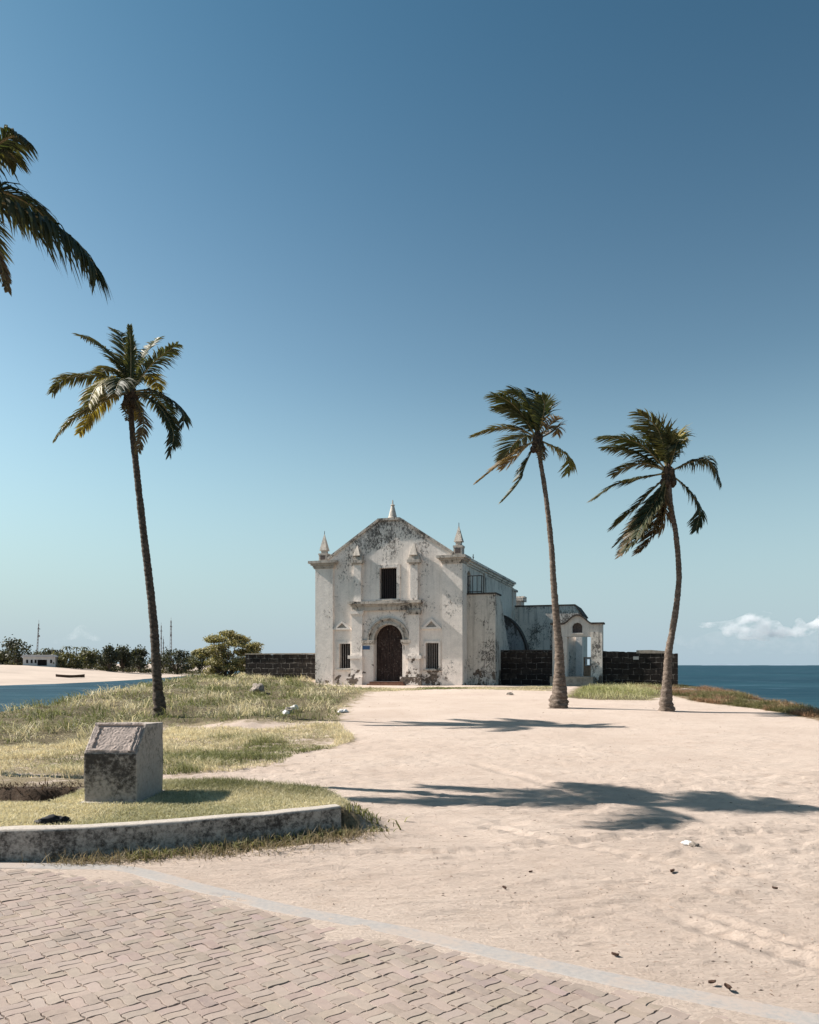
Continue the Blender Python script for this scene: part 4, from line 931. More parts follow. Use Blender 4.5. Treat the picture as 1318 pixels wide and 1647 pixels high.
GREEN, OLIVE, YEL, BROWN, DEEP = (0.050, 0.062, 0.022), (0.075, 0.075, 0.028), (0.20, 0.165, 0.035), (0.13, 0.088, 0.05), (0.030, 0.040, 0.018)
def palm(name_label, base_px, Y, trunk_px, crown_px, fronds, scale_zoom, wind, seed, Lm=0.55, extra=(), bark='bark'):
    """trunk and fronds measured on the photo at the palm's own depth, then given depth of their own"""
    zx0, zy0, zs = scale_zoom
    rg = random.Random(seed)
    bx = (base_px[0] - CX) / F * Y; bz = gz(bx, Y)
    root = empty('coconut_palm', (bx, Y, bz), 0, name_label, 'palm tree', 'coconut palms around the sandy forecourt')
    o0 = Vector((bx, Y, bz))
    pts = []; rad = []
    for (px, py, w, dy) in trunk_px:
        pts.append(at(px, py, Y + dy) - o0); rad.append(0.80 * w / 2 * Y / F)
    pts[0].z = -0.25
    SP = smooth_path([(*p,) for p in pts], 10); RP = np.interp(np.linspace(0, len(pts) - 1, len(SP)), np.arange(len(pts)), rad)
    # fine rings: leaf scars
    seg = np.cumsum([0] + [(SP[i] - SP[i - 1]).length for i in range(1, len(SP))]); nr = int(seg[-1] / 0.035); A = np.array([p[:] for p in SP])
    rp, rr = [], []
    for i in range(nr + 1):
        s = seg[-1] * i / nr; rp.append(Vector([np.interp(s, seg, A[:, j]) for j in range(3)]))
        ring = (0.05 if (i % 4) else -0.06) * (0.5 + rg.random())
        rr.append(float(np.interp(s, seg, RP)) * (1 + ring * 0.75 + 0.05 * mnoise.noise(Vector((0, s * 2, seed)))))
    tm = MB().tube(rp, rr, 14)
    vv = []
    for v in tm.v:
        v = Vector(v); low = max(0, 1 - (v.z + 0.25) / 1.1)
        k = mnoise.fractal(v * Vector((3.5, 3.5, 5)) + Vector((seed, 0, 0)), 0.9, 2.0, 3)
        c = rp[min(range(0, len(rp), 6), key=lambda i: abs(rp[i].z - v.z))]; d = Vector((v.x - c.x, v.y - c.y, 0))
        vv.append(v + d * (0.10 + 0.28 * low) * k)
    tm.v = [tuple(v) for v in vv]
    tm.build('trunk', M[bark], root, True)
    cpx = (zx0 + crown_px[0] / zs, zy0 + crown_px[1] / zs); top = pts[-1]; ytop = Y + trunk_px[-1][3]
    # fibrous heart of the crown
    bm = bmesh.new(); bmesh.ops.create_icosphere(bm, subdivisions=4, radius=1)
    for v in bm.verts:
        n = mnoise.fractal(v.co * 2.2 + Vector((seed, 0, 0)), 0.9, 2.1, 4); v.co = Vector((v.co.x * 0.17, v.co.y * 0.17, v.co.z * 0.36)) * (1 + 0.55 * n)
    me = bpy.data.meshes.new('leaf_sheath'); bm.to_mesh(me); bm.free()
    sh = link_mesh('leaf_sheath', me, M['fibre'], root, True); sh.location = top + Vector((0, 0, 0.0))
    for k in range(5):
        a = k * 1.26 + seed; c = top + Vector((0.19 * math.cos(a), 0.19 * math.sin(a), -0.16 - 0.1 * rg.random()))
        MB().lathe(c.x, c.y, [(0.02, c.z - 0.12), (0.07, c.z - 0.07), (0.085, c.z + 0.02), (0.06, c.z + 0.09), (0.02, c.z + 0.12)], 10).build('coconut', M['fibre'], root, True)
    def put(zp, dy, tint, droop, dry, Lk, sp=1.0):
        pp = []
        for i, (zx, zy) in enumerate(zp):
            t = i / (len(zp) - 1); pp.append(at(zx0 + zx / zs, zy0 + zy / zs, ytop + dy * t ** 1.1) - o0)
        pp[0] = top.lerp(pp[0], 0.35) + Vector((0, 0, 0.1))
        m, V, Q, T, C = frond_mesh(pp, Lm * Lk, rg, wind, droop, tint, dry, 1.0, sp)
        fr = np_mesh('frond', V, Q, T, M['palm'], root, False, C)
        m.build('midrib', M['rachis'], fr, True)
    for f in fronds: put(*f)
    for (az, el, ln, tint, droop, dry) in extra:
        # fronds facing towards or away from the camera: arching curves from the crown
        d = Vector((math.cos(az), math.sin(az), 0)); pp = []
        for i in range(5):
            t = i / 4; pp.append(top + Vector((0, 0, 0.1)) + d * ln * t * (1 - 0.1 * t) + Vector((0, 0, ln * (math.sin(el) * t * 1.25 - (0.62 + 0.25 * math.sin(el)) * t * t)))+ Vector(wind) * t * t * 0.5)
        m, V, Q, T, C = frond_mesh(pp, Lm, rg, wind, droop, tint, dry)
        fr = np_mesh('frond', V, Q, T, M['palm'], root, False, C); m.build('midrib', M['rachis'], fr, True)
    return root

ya = ground_at(257, 1149)[1]
palm('tall leaning coconut palm with yellowing fronds on the grassy bank, left of the chapel', (257, 1150), ya,
     [(257, 1152, 30, 0), (256, 1138, 25, 0), (254, 1110, 20, 0), (252, 1080, 18.5, 0), (247, 1000, 16.5, 0.1), (238.5, 920, 15.5, 0.2), (228.5, 835, 14, 0.3), (219, 750, 12.5, 0.4), (212.5, 690, 11.5, 0.4), (209.5, 640, 10.5, 0.4)], (735, 560),
     [([(735, 560), (640, 370), (500, 220), (345, 150)], 0.5, OLIVE, 0.55, 0.1, 1.0), ([(735, 560), (695, 300), (660, 150), (600, 95)], 0.9, OLIVE, 0.35, 0.2, 0.8),
      ([(735, 560), (735, 300), (730, 170), (727, 75)], -0.3, GREEN, 0.1, 0.0, 0.5, 0.45), ([(745, 560), (830, 310), (900, 215), (960, 162)], 0.8, GREEN, 0.5, 0.0, 0.75),
      ([(750, 560), (870, 400), (990, 290), (1100, 215)], -0.4, GREEN, 0.8, 0.0, 0.95), ([(725, 570), (540, 470), (330, 468), (200, 490), (120, 590)], 0.3, OLIVE, 0.8, 0.2, 0.95),
      ([(720, 570), (580, 480), (460, 560), (400, 690)], -1.4, YEL, 0.7, 0.2, 0.9), ([(715, 590), (540, 620), (380, 720), (240, 830), (145, 955)], -0.5, OLIVE, 0.75, 0.3, 0.85),
      ([(710, 600), (560, 640), (440, 740), (330, 910)], 1.0, YEL, 0.8, 0.3, 0.8), ([(765, 570), (900, 575), (1050, 650), (1150, 760), (1130, 865)], -0.3, DEEP, 0.9, 0.1, 0.9),
      ([(765, 590), (900, 650), (1000, 760), (1070, 920), (1040, 1085)], -0.6, DEEP, 0.8, 0.2, 0.8), ([(745, 620), (800, 710), (835, 840), (790, 1065)], -0.5, BROWN, 0.5, 0.5, 0.55),
      ([(740, 600), (775, 670), (785, 800)], 0.8, YEL, 0.6, 0.4, 0.5), ([(755, 550), (850, 460), (925, 490), (945, 575)], 1.6, YEL, 0.8, 0.2, 0.75),
      ([(715, 610), (690, 700), (705, 810)], -0.4, BROWN, 0.3, 0.6, 0.3), ([(735, 570), (660, 440), (560, 400), (480, 440)], 1.6, OLIVE, 0.7, 0.2, 0.9),
      ([(735, 570), (650, 500), (540, 530), (470, 640)], 1.9, OLIVE, 0.8, 0.3, 0.9)],
     (60, 510, 4.88), (-0.12, 0, 0), 3, 0.74, ((1.2, 0.5, 2.4, DEEP, 0.7, 0.1), (-1.4, 0.35, 2.2, DEEP, 0.8, 0.1)), 'bark_shaded')

yb = ground_at(900, 1139)[1]
palm('wind-bent coconut palm with a bulging trunk foot in front of the gateway', (900, 1139), yb,
     [(899, 1141, 46, 0), (899, 1132, 38, 0), (900, 1120, 32, 0), (900.5, 1105, 28, 0), (900.6, 1085, 22, 0), (899.5, 1043, 17, 0), (895, 991, 14, 0), (891, 939, 12.5, 0), (887, 876, 11, 0), (878, 795, 9.5, 0), (869, 738, 8.5, 0), (865, 712, 9, 0)], (375, 290),
     [([(370, 290), (355, 180), (320, 95), (255, 48)], 0.3, GREEN, 0.45, 0, 1.0), ([(365, 290), (300, 170), (235, 105), (160, 72)], -0.6, GREEN, 0.6, 0, 1.0),
      ([(372, 280), (385, 170), (375, 100), (350, 55)], 0.8, DEEP, 0.4, 0, 0.9), ([(360, 290), (300, 245), (200, 232), (62, 272)], 0.2, OLIVE, 0.45, 0.2, 0.6),
      ([(360, 305), (280, 345), (190, 410), (82, 497)], -0.7, BROWN, 0.4, 0.4, 0.6), ([(360, 315), (320, 400), (280, 500), (203, 590)], -0.2, DEEP, 0.35, 0.2, 0.6),
      ([(385, 285), (420, 240), (450, 200), (478, 180)], -0.6, BROWN, 0.5, 0.6, 0.6), ([(392, 290), (440, 255), (468, 225), (470, 265)], 0.6, BROWN, 0.5, 0.5, 0.6),
      ([(395, 310), (460, 330), (525, 375), (520, 452)], -0.4, YEL, 0.7, 0.3, 0.75), ([(370, 285), (345, 160), (300, 80), (215, 62)], 0.7, GREEN, 0.5, 0, 1.0),
      ([(365, 285), (310, 200), (250, 150), (170, 140)], 0.2, GREEN, 0.5, 0, 0.9), ([(360, 300), (310, 330), (260, 380), (200, 430)], 0.6, BROWN, 0.5, 0.4, 0.7),
      ([(375, 300), (395, 330), (400, 390)], -0.4, BROWN, 0.3, 0.6, 0.35), ([(375, 280), (400, 180), (408, 120), (395, 80)], -0.4, GREEN, 0.4, 0, 0.7)],
     (740, 610, 2.995), (-0.55, 0.1, -0.05), 5, 0.95, ((1.9, 0.6, 2.2, DEEP, 0.5, 0.1),))

yc = ground_at(1072, 1144)[1]
palm('curved coconut palm with a shaggy windblown crown at the end of the dark wall', (1072, 1144), yc,
     [(1072, 1146, 34, 0), (1072, 1138, 28, 0), (1072, 1122, 23, 0), (1073.5, 1092, 17.5, 0), (1076, 1051, 14.5, 0), (1081.6, 1017, 13, 0), (1088, 978, 12, 0), (1092.5, 934, 11, 0), (1091.5, 900, 10.5, 0), (1087, 855, 10, 0), (1079, 812, 10, 0), (1076, 765, 11, 0)], (1005, 450),
     [([(990, 450), (980, 310), (940, 220), (860, 160)], -0.6, OLIVE, 0.4, 0.1, 0.95), ([(985, 450), (900, 335), (810, 288), (685, 278)], -0.2, GREEN, 0.55, 0, 0.95),
      ([(980, 455), (900, 405), (800, 425), (740, 460)], 0.9, OLIVE, 0.5, 0.2, 0.8), ([(975, 470), (850, 480), (750, 508), (648, 575)], -0.4, DEEP, 0.55, 0.1, 0.75),
      ([(1000, 440), (1020, 330), (1045, 258), (1066, 300)], 0.7, YEL, 0.5, 0.2, 0.8), ([(1005, 440), (1030, 360), (1050, 290), (1040, 330)], -0.5, DEEP, 0.6, 0, 0.9),
      ([(1025, 455), (1110, 400), (1200, 392), (1255, 495)], -0.3, DEEP, 0.85, 0.1, 0.85), ([(1030, 490), (1090, 520), (1155, 615), (1140, 725)], -0.5, DEEP, 0.8, 0.1, 0.7),
      ([(990, 500), (900, 560), (820, 640), (735, 715)], 0.6, OLIVE, 0.5, 0.2, 0.75), ([(985, 510), (920, 610), (850, 710), (778, 845)], -0.6, BROWN, 0.35, 0.3, 0.75),
      ([(990, 520), (965, 650), (925, 750), (860, 835)], -0.5, BROWN, 0.35, 0.3, 0.75), ([(985, 510), (930, 600), (830, 715), (755, 795)], 0.2, DEEP, 0.4, 0.2, 0.8),
      ([(1000, 520), (990, 640), (960, 740)], 0.4, BROWN, 0.4, 0.4, 0.7), ([(975, 450), (890, 375), (790, 335), (700, 330)], 0.9, GREEN, 0.6, 0, 0.9),
      ([(985, 510), (915, 640), (870, 740), (800, 825)], -0.9, DEEP, 0.4, 0.3, 0.8), ([(990, 440), (960, 320), (910, 250), (850, 230)], 0.8, GREEN, 0.5, 0, 0.95),
      ([(995, 500), (950, 580), (900, 660), (850, 760)], -1.1, DEEP, 0.5, 0.3, 0.8), ([(1000, 440), (1000, 320), (985, 240), (945, 190)], 0.3, OLIVE, 0.5, 0, 0.9)],
     (740, 610, 2.995), (-0.5, 0.1, -0.1), 8, 1.0, ())

yd = 12.3
palm('dark coconut palm mostly out of view, its fronds hanging in at the upper left', (-91, 1236), yd,
     [(-91, 1240, 46, 0), (-91, 1180, 38, -0.03), (-90, 1000, 32, -0.15), (-85, 800, 29, -0.3), (-78, 600, 27, -0.45), (-71, 450, 25, -0.6), (-66, 345, 24, -0.67)], (-340, 850),
     [([(-330, 850), (-160, 745), (0, 738), (200, 812), (440, 930), (640, 1080), (760, 1240), (800, 1350)], -0.2, DEEP, 2.2, 0.02, 1.65, 0.85),
      ([(-330, 850), (-180, 690), (-40, 650), (90, 680), (210, 740), (320, 815), (390, 900)], 0.9, DEEP, 1.6, 0.02, 1.25, 0.8),
      ([(-330, 830), (-230, 560), (-90, 330), (30, 230), (120, 195), (190, 212), (230, 245)], -0.2, DEEP, 1.3, 0.0, 0.95), ([(-330, 830), (-250, 560), (-120, 370), (0, 310), (90, 340), (150, 430)], 0.7, OLIVE, 1.3, 0.0, 0.95),
      ([(-330, 860), (-230, 900), (-110, 1040), (0, 1250), (62, 1475)], -0.2, BROWN, 0.5, 0.2, 0.4)],
     (0, 180, 5.147), (-0.05, 0, 0), 12, 0.66,
     ((2.6, 0.5, 2.7, DEEP, 0.8, 0.0), (3.1, 0.3, 2.8, OLIVE, 0.8, 0.1), (2.2, 0.9, 2.0, GREEN, 0.6, 0.0), (4.2, 0.7, 1.8, DEEP, 0.7, 0.0), (1.8, 0.6, 1.9, DEEP, 0.8, 0.0)))

# ------------------------------------------------------------------ trees and bushes
def foliage(lobes, size, tints, seed, flat=0.0):
    """many small leaf faces filling the lobes' shells; returns V, Q, colours"""
    rg = np.random.default_rng(seed); Vs, Cs = [], []
    for (c, r, n) in lobes:
        d = rg.normal(size=(n, 3)); d /= np.linalg.norm(d, axis=1)[:, None]
        rr = rg.random(n) ** 0.45 * (1 + 0.3 * rg.normal(size=n) * 0.6)
        p = np.array(c) + d * rr[:, None] * np.array(r)
        nrm = d + rg.normal(0, 0.8, (n, 3)); nrm[:, 2] += flat; nrm /= np.linalg.norm(nrm, axis=1)[:, None]
        a = np.cross(nrm, rg.normal(size=(n, 3))); a /= np.linalg.norm(a, axis=1)[:, None] + 1e-9; b = np.cross(nrm, a)
        s = size * rg.uniform(0.5, 1.3, n)[:, None]
        Vs.append(np.stack([p - a * s, p - b * s * 0.5, p + a * s, p + b * s * 0.5], 1).reshape(-1, 3))
        ti = np.array(tints)[rg.integers(0, len(tints), n)] * rg.uniform(0.7, 1.3, (n, 1)); Cs.append(np.repeat(ti, 4, 0))
    V = np.concatenate(Vs); n = len(V) // 4
    return V, np.arange(n * 4).reshape(n, 4), np.concatenate(Cs)

def tree(name, loc, h, w, seed, label, cat='tree', group=None, n=1500, leaf=0.35, tints=((0.05, 0.06, 0.025), (0.07, 0.08, 0.03), (0.035, 0.045, 0.02)), trunk_h=0.35, k=9, flat=0.75):
    rg = random.Random(seed); r = empty(name, loc, 0, label, cat, group)
    lobes = []; tips = []
    for i in range(k):
        a = 2 * math.pi * i / k + rg.uniform(-0.4, 0.4); q = rg.uniform(0.1, 0.36) * w
        c = (q * math.cos(a), q * math.sin(a), h * rg.uniform(trunk_h + 0.1, 0.86)); rr = rg.uniform(0.13, 0.23)
        lobes.append((c, (rr * w, rr * w, rr * w * flat), n // k)); tips.append(c)
    lobes.append(((0, 0, h * 0.8), (w * 0.2, w * 0.2, h * 0.2), n // k)); tips.append((0, 0, h * 0.7))
    V, Q, C = foliage(lobes, leaf, tints, seed); np_mesh('crown', V, Q, None, M['leaf'], r, False, C)
    m = MB(); b = Vector((0, 0, h * trunk_h * 0.8))
    m.tube([(0, 0, -0.4), (0.02 * h, 0, h * trunk_h * 0.4), b], [0.05 * h, 0.035 * h, 0.03 * h], 8)
    for t in tips: m.tube([b, b.lerp(Vector(t), 0.5) + Vector((0, 0, 0.04 * h)), t], [0.022 * h, 0.014 * h, 0.005 * h], 5)
    m.build('trunk', M['wood'], r, True); return r

def far(px, py_base=None, d=None, Y=None):
    X = (px - CX) / F * Y; return Vector((X, Y, float(beach_z(np.array([X]), np.array([Y]))[0])))
FT = [  # px, depth, top row, width in px, kind, label
    (28, 262, 1027, 44, 0, 'tall dark round-crowned tree beside the white beach house'),
    (4, 275, 1046, 26, 0, 'dark tree at the left edge of the far shore'),
    (84, 300, 1045, 34, 0, 'dark low tree just behind the white house roof'),
    (112, 262, 1050, 40, 1, 'pale bushy tree right of the white beach house'),
    (138, 280, 1047, 34, 1, 'olive bushy tree between the pale tree and the dark big crown'),
    (160, 300, 1050, 26, 2, 'thin grey-green tree left of the big dark crown'),
    (176, 262, 1036, 28, 0, 'big dark tree with ragged top and dark undergrowth on the far shore'),
    (197, 270, 1038, 30, 0, 'broad dark tree touching the ragged-topped one on its right'),
    (225, 285, 1038, 28, 0, 'dark tree left of the leaning palm trunk on the far shore'),
    (214, 330, 1050, 30, 2, 'low dark tree filling the gap between two taller shore trees'),
    (262, 330, 1052, 30, 2, 'small dark tree right of the palm trunk under the masts'),
    (285, 300, 1045, 34, 0, 'round dark tree under the tallest lattice mast'),
    (304, 360, 1053, 24, 1, 'pale small tree between the round dark tree and the near bush'),
    (322, 330, 1045, 30, 1, 'light-leaved tree partly hidden by the near bush'),
    (60, 330, 1050, 40, 2, 'dim tree line behind the white house'),
    (345, 380, 1052, 26, 2, 'dim far tree behind the near bush'),
]
TT = [((0.042, 0.048, 0.032), (0.065, 0.068, 0.04), (0.030, 0.034, 0.024)), ((0.11, 0.11, 0.055), (0.085, 0.085, 0.04), (0.06, 0.06, 0.03)), ((0.06, 0.065, 0.038), (0.045, 0.05, 0.03))]
for i, (px, Y, top, wpx, kd, lab) in enumerate(FT):
    p = far(px, Y=Y); s = Y / F; h = CZ + (HY - top) * s - p.z; w = wpx * s * 1.55
    tree('broadleaf_tree', p, h, w, 40 + i, lab, 'tree', 'trees along the far shore', 1500, 0.46, TT[kd], 0.12, 12, 0.85)
for i, (px, Y, top, lab) in enumerate(((107, 300, 1040, 'small distant palm above the pale bushy tree'), (122, 310, 1042, 'small distant palm right of another above the bushes'), (72, 320, 1044, 'small distant palm above the white house'), (135, 305, 1041, 'rightmost of the small distant palms above the bushes'))):
    p = far(px, Y=Y); s = Y / F; h = CZ + (HY - top) * s - p.z
    r = empty('distant_palm', p, 0, lab, 'palm tree', 'palms on the far shore'); MB().tube([(0, 0, -0.3), (0.3, 0, h * 0.5), (0.2, 0, h)], [0.25, 0.18, 0.14], 6).build('trunk', M['wood'], r)
    V, T, C = [], [], []
    for k in range(9):
        a = k * 0.7 + i; d = Vector((math.cos(a), math.sin(a), 0)); sd = Vector((-math.sin(a), math.cos(a), 0)); c = Vector((0.2, 0, h))
        for t0, t1 in ((0, 0.5), (0.5, 1.0)):
            f = lambda t: c + d * 2.6 * t + Vector((0, 0, (0.5 + 1.3 * ((k * 7) % 4) / 3) * t - 2.2 * t * t)); b = len(V)
            V += [f(t0) - sd * 0.30, f(t0) + sd * 0.30, f(t1) + sd * 0.30 * (1.4 - t1), f(t1) - sd * 0.30 * (1.4 - t1)]; T.append((b, b + 1, b + 2, b + 3)); C += [(0.04, 0.05, 0.022)] * 4
    np_mesh('crown', np.array([v[:] for v in V]), T, None, M['leaf'], r, False, np.array(C))
# dark scrub at the head of the beach
def far_scrub():
    rg = np.random.default_rng(17); lobes = []
    for k in range(150):
        px = rg.uniform(-30, 345); Y = rg.uniform(262, 300) + max(0, px - 180) * 0.35; p = far(px, Y=Y); r = rg.uniform(1.0, 2.4)
        lobes.append(((p.x, p.y, p.z + r * 0.3), (r * 1.8, r * 1.3, r * 0.8), 90))
    V, Q, C = foliage(lobes, 0.35, ((0.05, 0.05, 0.025), (0.10, 0.09, 0.045), (0.03, 0.034, 0.02)), 5)
    tag(np_mesh('beach_scrub', V, Q, None, M['leaf'], None, False, C), 'low scrub along the top of the far beach', kind='stuff')
far_scrub()

# near spreading bush: tiers of fine leaves on forked stems
def bush():
    cx, Y = (362 - CX) / F * 56, 56.0; zb = gz(cx, Y); s = Y / F
    r = empty('spreading_bush', (cx, Y, zb), 0, 'spreading feathery green bush at the left end of the low stone wall', 'bush')
    rg = random.Random(9); lobes, tips = [], []
    def L(px, py, rx, rz, n, dy=0.0):
        c = at(px, py, Y + dy) - Vector((cx, Y, zb)); lobes.append((tuple(c), (rx * s, rx * s * 0.9, rz * s), n)); tips.append(c)
    for (px, py, rx, rz) in ((370, 1019, 14, 5), (352, 1027, 20, 6), (388, 1027, 16, 6), (405, 1038, 17, 6), (340, 1030, 15, 4), (375, 1035, 24, 8), (352, 1043, 18, 8), (395, 1048, 18, 8), (414, 1047, 12, 5), (335, 1046, 10, 4), (360, 1056, 26, 10), (345, 1066, 20, 8), (385, 1063, 22, 11), (372, 1073, 24, 8), (350, 1077, 18, 6), (395, 1076, 14, 6), (325, 1050, 9, 4), (318, 1052, 8, 3)):
        for q in range(3): L(px + rg.uniform(-8, 8), py + rg.uniform(-3, 3), rx * rg.uniform(0.6, 0.95), max(rz, 5) * rg.uniform(0.6, 1.1), 520, rg.uniform(-1.0, 1.0))
    V, Q, C = foliage(lobes, 0.075, ((0.28, 0.25, 0.12), (0.20, 0.185, 0.08), (0.10, 0.10, 0.045), (0.34, 0.30, 0.16)), 31, 0.6)
    np_mesh('crown', V, Q, None, M['leaf'], r, False, C)
    m = MB()
    for t in tips[::2]:
        b = Vector((rg.uniform(-0.3, 0.6), rg.uniform(-0.2, 0.2), 0)); m.tube([b, b.lerp(t, 0.45) + Vector((0, 0, -0.15)), t], [0.06, 0.035, 0.01], 5)
    m.build('stems', M['wood'], r, True)
bush()

# ------------------------------------------------------------------ white house, sheds and masts across the bay
p = far(63, Y=258); s = 258 / F
hs = empty('beach_house', p, R(6), 'long low white house on the far beach beside the tall dark tree', 'house')
w0, w1, hh = -25 * s, 25 * s, CZ + (HY - 1057) * s - p.z
MB().prism(rect(w0, w1, -1.0, hh), 0, 6, 'y', [rect(-3.2 * s, 12 * s, hh * 0.08, hh * 0.72)]).build('wall', M['white'], hs)
MB().box(-3.0 * s, 11.8 * s, 0.6, 0.8, -0.5, hh * 0.8).build('porch', M['hole'], hs)
MB().prism([(w0 - 0.6, hh), (w1 + 0.6, hh), (w1 - 0.4, hh + 0.75), (w0 + 0.3, hh + 0.75)], -0.7, 6.6, 'y').build('roof', M['tin'], hs)
for q in (-20, -13, -7, 17):
    f = MB().box(q * s, (q + 3) * s, -0.06, 0.02, hh * 0.35, hh * 0.72).build('window', M['hole'], hs)
    MB().box(q * s - 0.1, (q + 3) * s + 0.1, -0.1, 0.0, hh * 0.29, hh * 0.34).build('sill', M['white'], f)
p2 = far(8, Y=285); s2 = 285 / F
h2 = empty('beach_house', p2, R(4), 'low dim house among the trees at the left edge of the far shore', 'house'); hh2 = CZ + (HY - 1060) * s2 - p2.z
MB().box(-16 * s2, 12 * s2, 0, 5, -1, hh2).build('wall', M['ledge'], h2); MB().prism([(-17 * s2, hh2), (13 * s2, hh2), (10 * s2, hh2 + 0.9), (-14 * s2, hh2 + 0.9)], -0.5, 5.5, 'y').build('roof', M['roof'], h2)
for q in (-12, -5, 3): MB().box(q * s2, (q + 3) * s2, -0.06, 0.02, hh2 * 0.35, hh2 * 0.75).build('window', M['hole'], h2)
MB_boat = MB()
p3 = far(113, Y=190); 
bo = []
for i in range(13):
    t = i / 12 * 2 - 1; wv2 = 0.75 * (1 - abs(t) ** 2.2); 
    bo += [(t * 3.4, -wv2, 0.62 + 0.25 * t * t), (t * 3.4, -wv2 * 0.5, 0.05), (t * 3.4, wv2 * 0.5, 0.05), (t * 3.4, wv2, 0.62 + 0.25 * t * t)]
MB_boat.add(bo, [(i * 4 + k, i * 4 + k + 1, i * 4 + k + 5, i * 4 + k + 4) for i in range(12) for k in range(3)])
b_ = MB_boat.build('beached_boat', M['fibre']); sol = b_.modifiers.new('thick', 'SOLIDIFY'); sol.thickness = 0.06
b_.location = p3; b_.rotation_euler = (0, 0, R(3)); tag(b_, 'small dark boat lying on the far beach', 'boat')
def mast(px, top, Y, lean, w, label, guy=False):
    p = far(px, Y=Y); s = Y / F; h = CZ + (HY - top) * s - p.z; m = MB(); dx = lean * s
    def leg(a, t): return Vector((dx * t + w * (1 - 0.6 * t) * math.cos(a), w * (1 - 0.6 * t) * math.sin(a), h * t))
    A = [math.pi / 2 + k * 2 * math.pi / 3 for k in range(3)]; n = 14
    for a in A: m.tube([leg(a, 0), leg(a, 0.5), leg(a, 1)], 0.10, 4)
    for i in range(n):
        for k in range(3): m.tube([leg(A[k], i / n), leg(A[(k + 1) % 3], (i + 1) / n)], 0.05, 4)
    o = empty('radio_mast', p, 0, label, 'mast', 'radio masts beyond the far shore'); m.build('lattice', M['steel'], o)
    q = MB().tube([(dx, 0, h), (dx, 0, h + 1.6)], 0.06, 4).box(dx - 0.5, dx + 0.5, -0.2, 0.2, h * 0.86, h * 0.88).box(dx - 0.35, dx + 0.35, -0.25, 0.25, h * 0.68, h * 0.72); q.build('antenna', M['steel'], o)
mast(59, 1003, 330, 3.5, 0.40, 'leaning radio mast rising behind the white beach house')
mast(259.5, 1006, 420, 0, 0.35, 'slim radio mast just right of the leaning palm trunk')
mast(263, 1028, 420, 0, 0.25, 'shortest of the radio masts between two taller ones')
mast(275, 998, 420, 0.3, 0.75, 'tallest lattice radio mast above the round dark tree')

# ------------------------------------------------------------------ grass
def blades(name, X, Y, h, w, col, lean, label, seed, droop=0.5, wind=(-0.1, 0.0), zoff=0.0):
    rg = np.random.default_rng(seed); n = len(X); Z = ground_z(X, Y, True) - 0.01 + zoff
    a = rg.uniform(0, 2 * np.pi, n); th = rg.normal(0, 1, n) * lean; b = rg.uniform(0, 2 * np.pi, n)
    d = np.stack([np.cos(b) * th + wind[0], np.sin(b) * th + wind[1], np.ones(n)], 1); d /= np.linalg.norm(d, axis=1)[:, None]
    d2 = np.stack([d[:, 0] * (1 + droop * 2), d[:, 1] * (1 + droop * 2), d[:, 2] * (1 - droop * 0.6)], 1)
    s = np.stack([np.cos(a), np.sin(a), np.zeros(n)], 1) * w[:, None]; p0 = np.stack([X, Y, Z], 1)
    p1 = p0 + d * h[:, None] * 0.55; p2 = p1 + d2 * h[:, None] * 0.45
    V = np.stack([p0 - s, p0 + s, p1 + s * 0.8, p1 - s * 0.8, p2], 1).reshape(-1, 3); k = (np.arange(n) * 5)[:, None]
    Q = k + np.array([[0, 1, 2, 3]]); T = k + np.array([[3, 2, 4]])
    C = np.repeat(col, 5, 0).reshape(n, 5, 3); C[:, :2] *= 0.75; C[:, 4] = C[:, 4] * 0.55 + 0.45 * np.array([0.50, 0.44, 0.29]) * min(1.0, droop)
    return np_mesh(name, V, Q, T, M['grass'], None, False, C.reshape(-1, 3))
def sample(poly, n, seed, fall=1.0):
    """random points in a plan polygon, thinner with distance"""
    rg = np.random.default_rng(seed); P = np.array(poly); x0, y0 = P.min(0); x1, y1 = P.max(0); X, Y = [], []; got = 0
    while got < n:
        x = rg.uniform(x0, x1, n * 2); u = rg.random(n * 2); y = (y0 ** (1 - fall) + u * (y1 ** (1 - fall) - y0 ** (1 - fall))) ** (1 / (1 - fall)) if abs(fall - 1) > 1e-3 else y0 * (y1 / y0) ** u
        ok = in_poly(x, y, poly) & (np.abs(x / np.maximum(y, 1)) < 0.62); X.append(x[ok]); Y.append(y[ok]); got += int(ok.sum())
        if ok.sum() == 0: break
    return np.concatenate(X)[:n], np.concatenate(Y)[:n]
STRAW = np.array([0.70, 0.62, 0.43]); LGREEN = np.array([0.27, 0.285, 0.115]); DGREEN = np.array([0.06, 0.075, 0.032]); TAN = np.array([0.36, 0.29, 0.18])
def gcol(X, Y, seed, bias=0.0, dark=0.0):
    rg = np.random.default_rng(seed); g1 = 1.25 * fbm(X * 0.42, Y * 0.30, 4, 101) + bias + rg.normal(0, 0.11, len(X)); t = sm(-0.16, 0.16, g1)[:, None]
    gr = DGREEN + (LGREEN - DGREEN) * rg.random((len(X), 1)) ** 0.8
    return (gr * t + STRAW * (0.7 + 0.5 * rg.random((len(X), 1))) * (1 - t)) * rg.uniform(0.75, 1.2, (len(X), 1)), g1
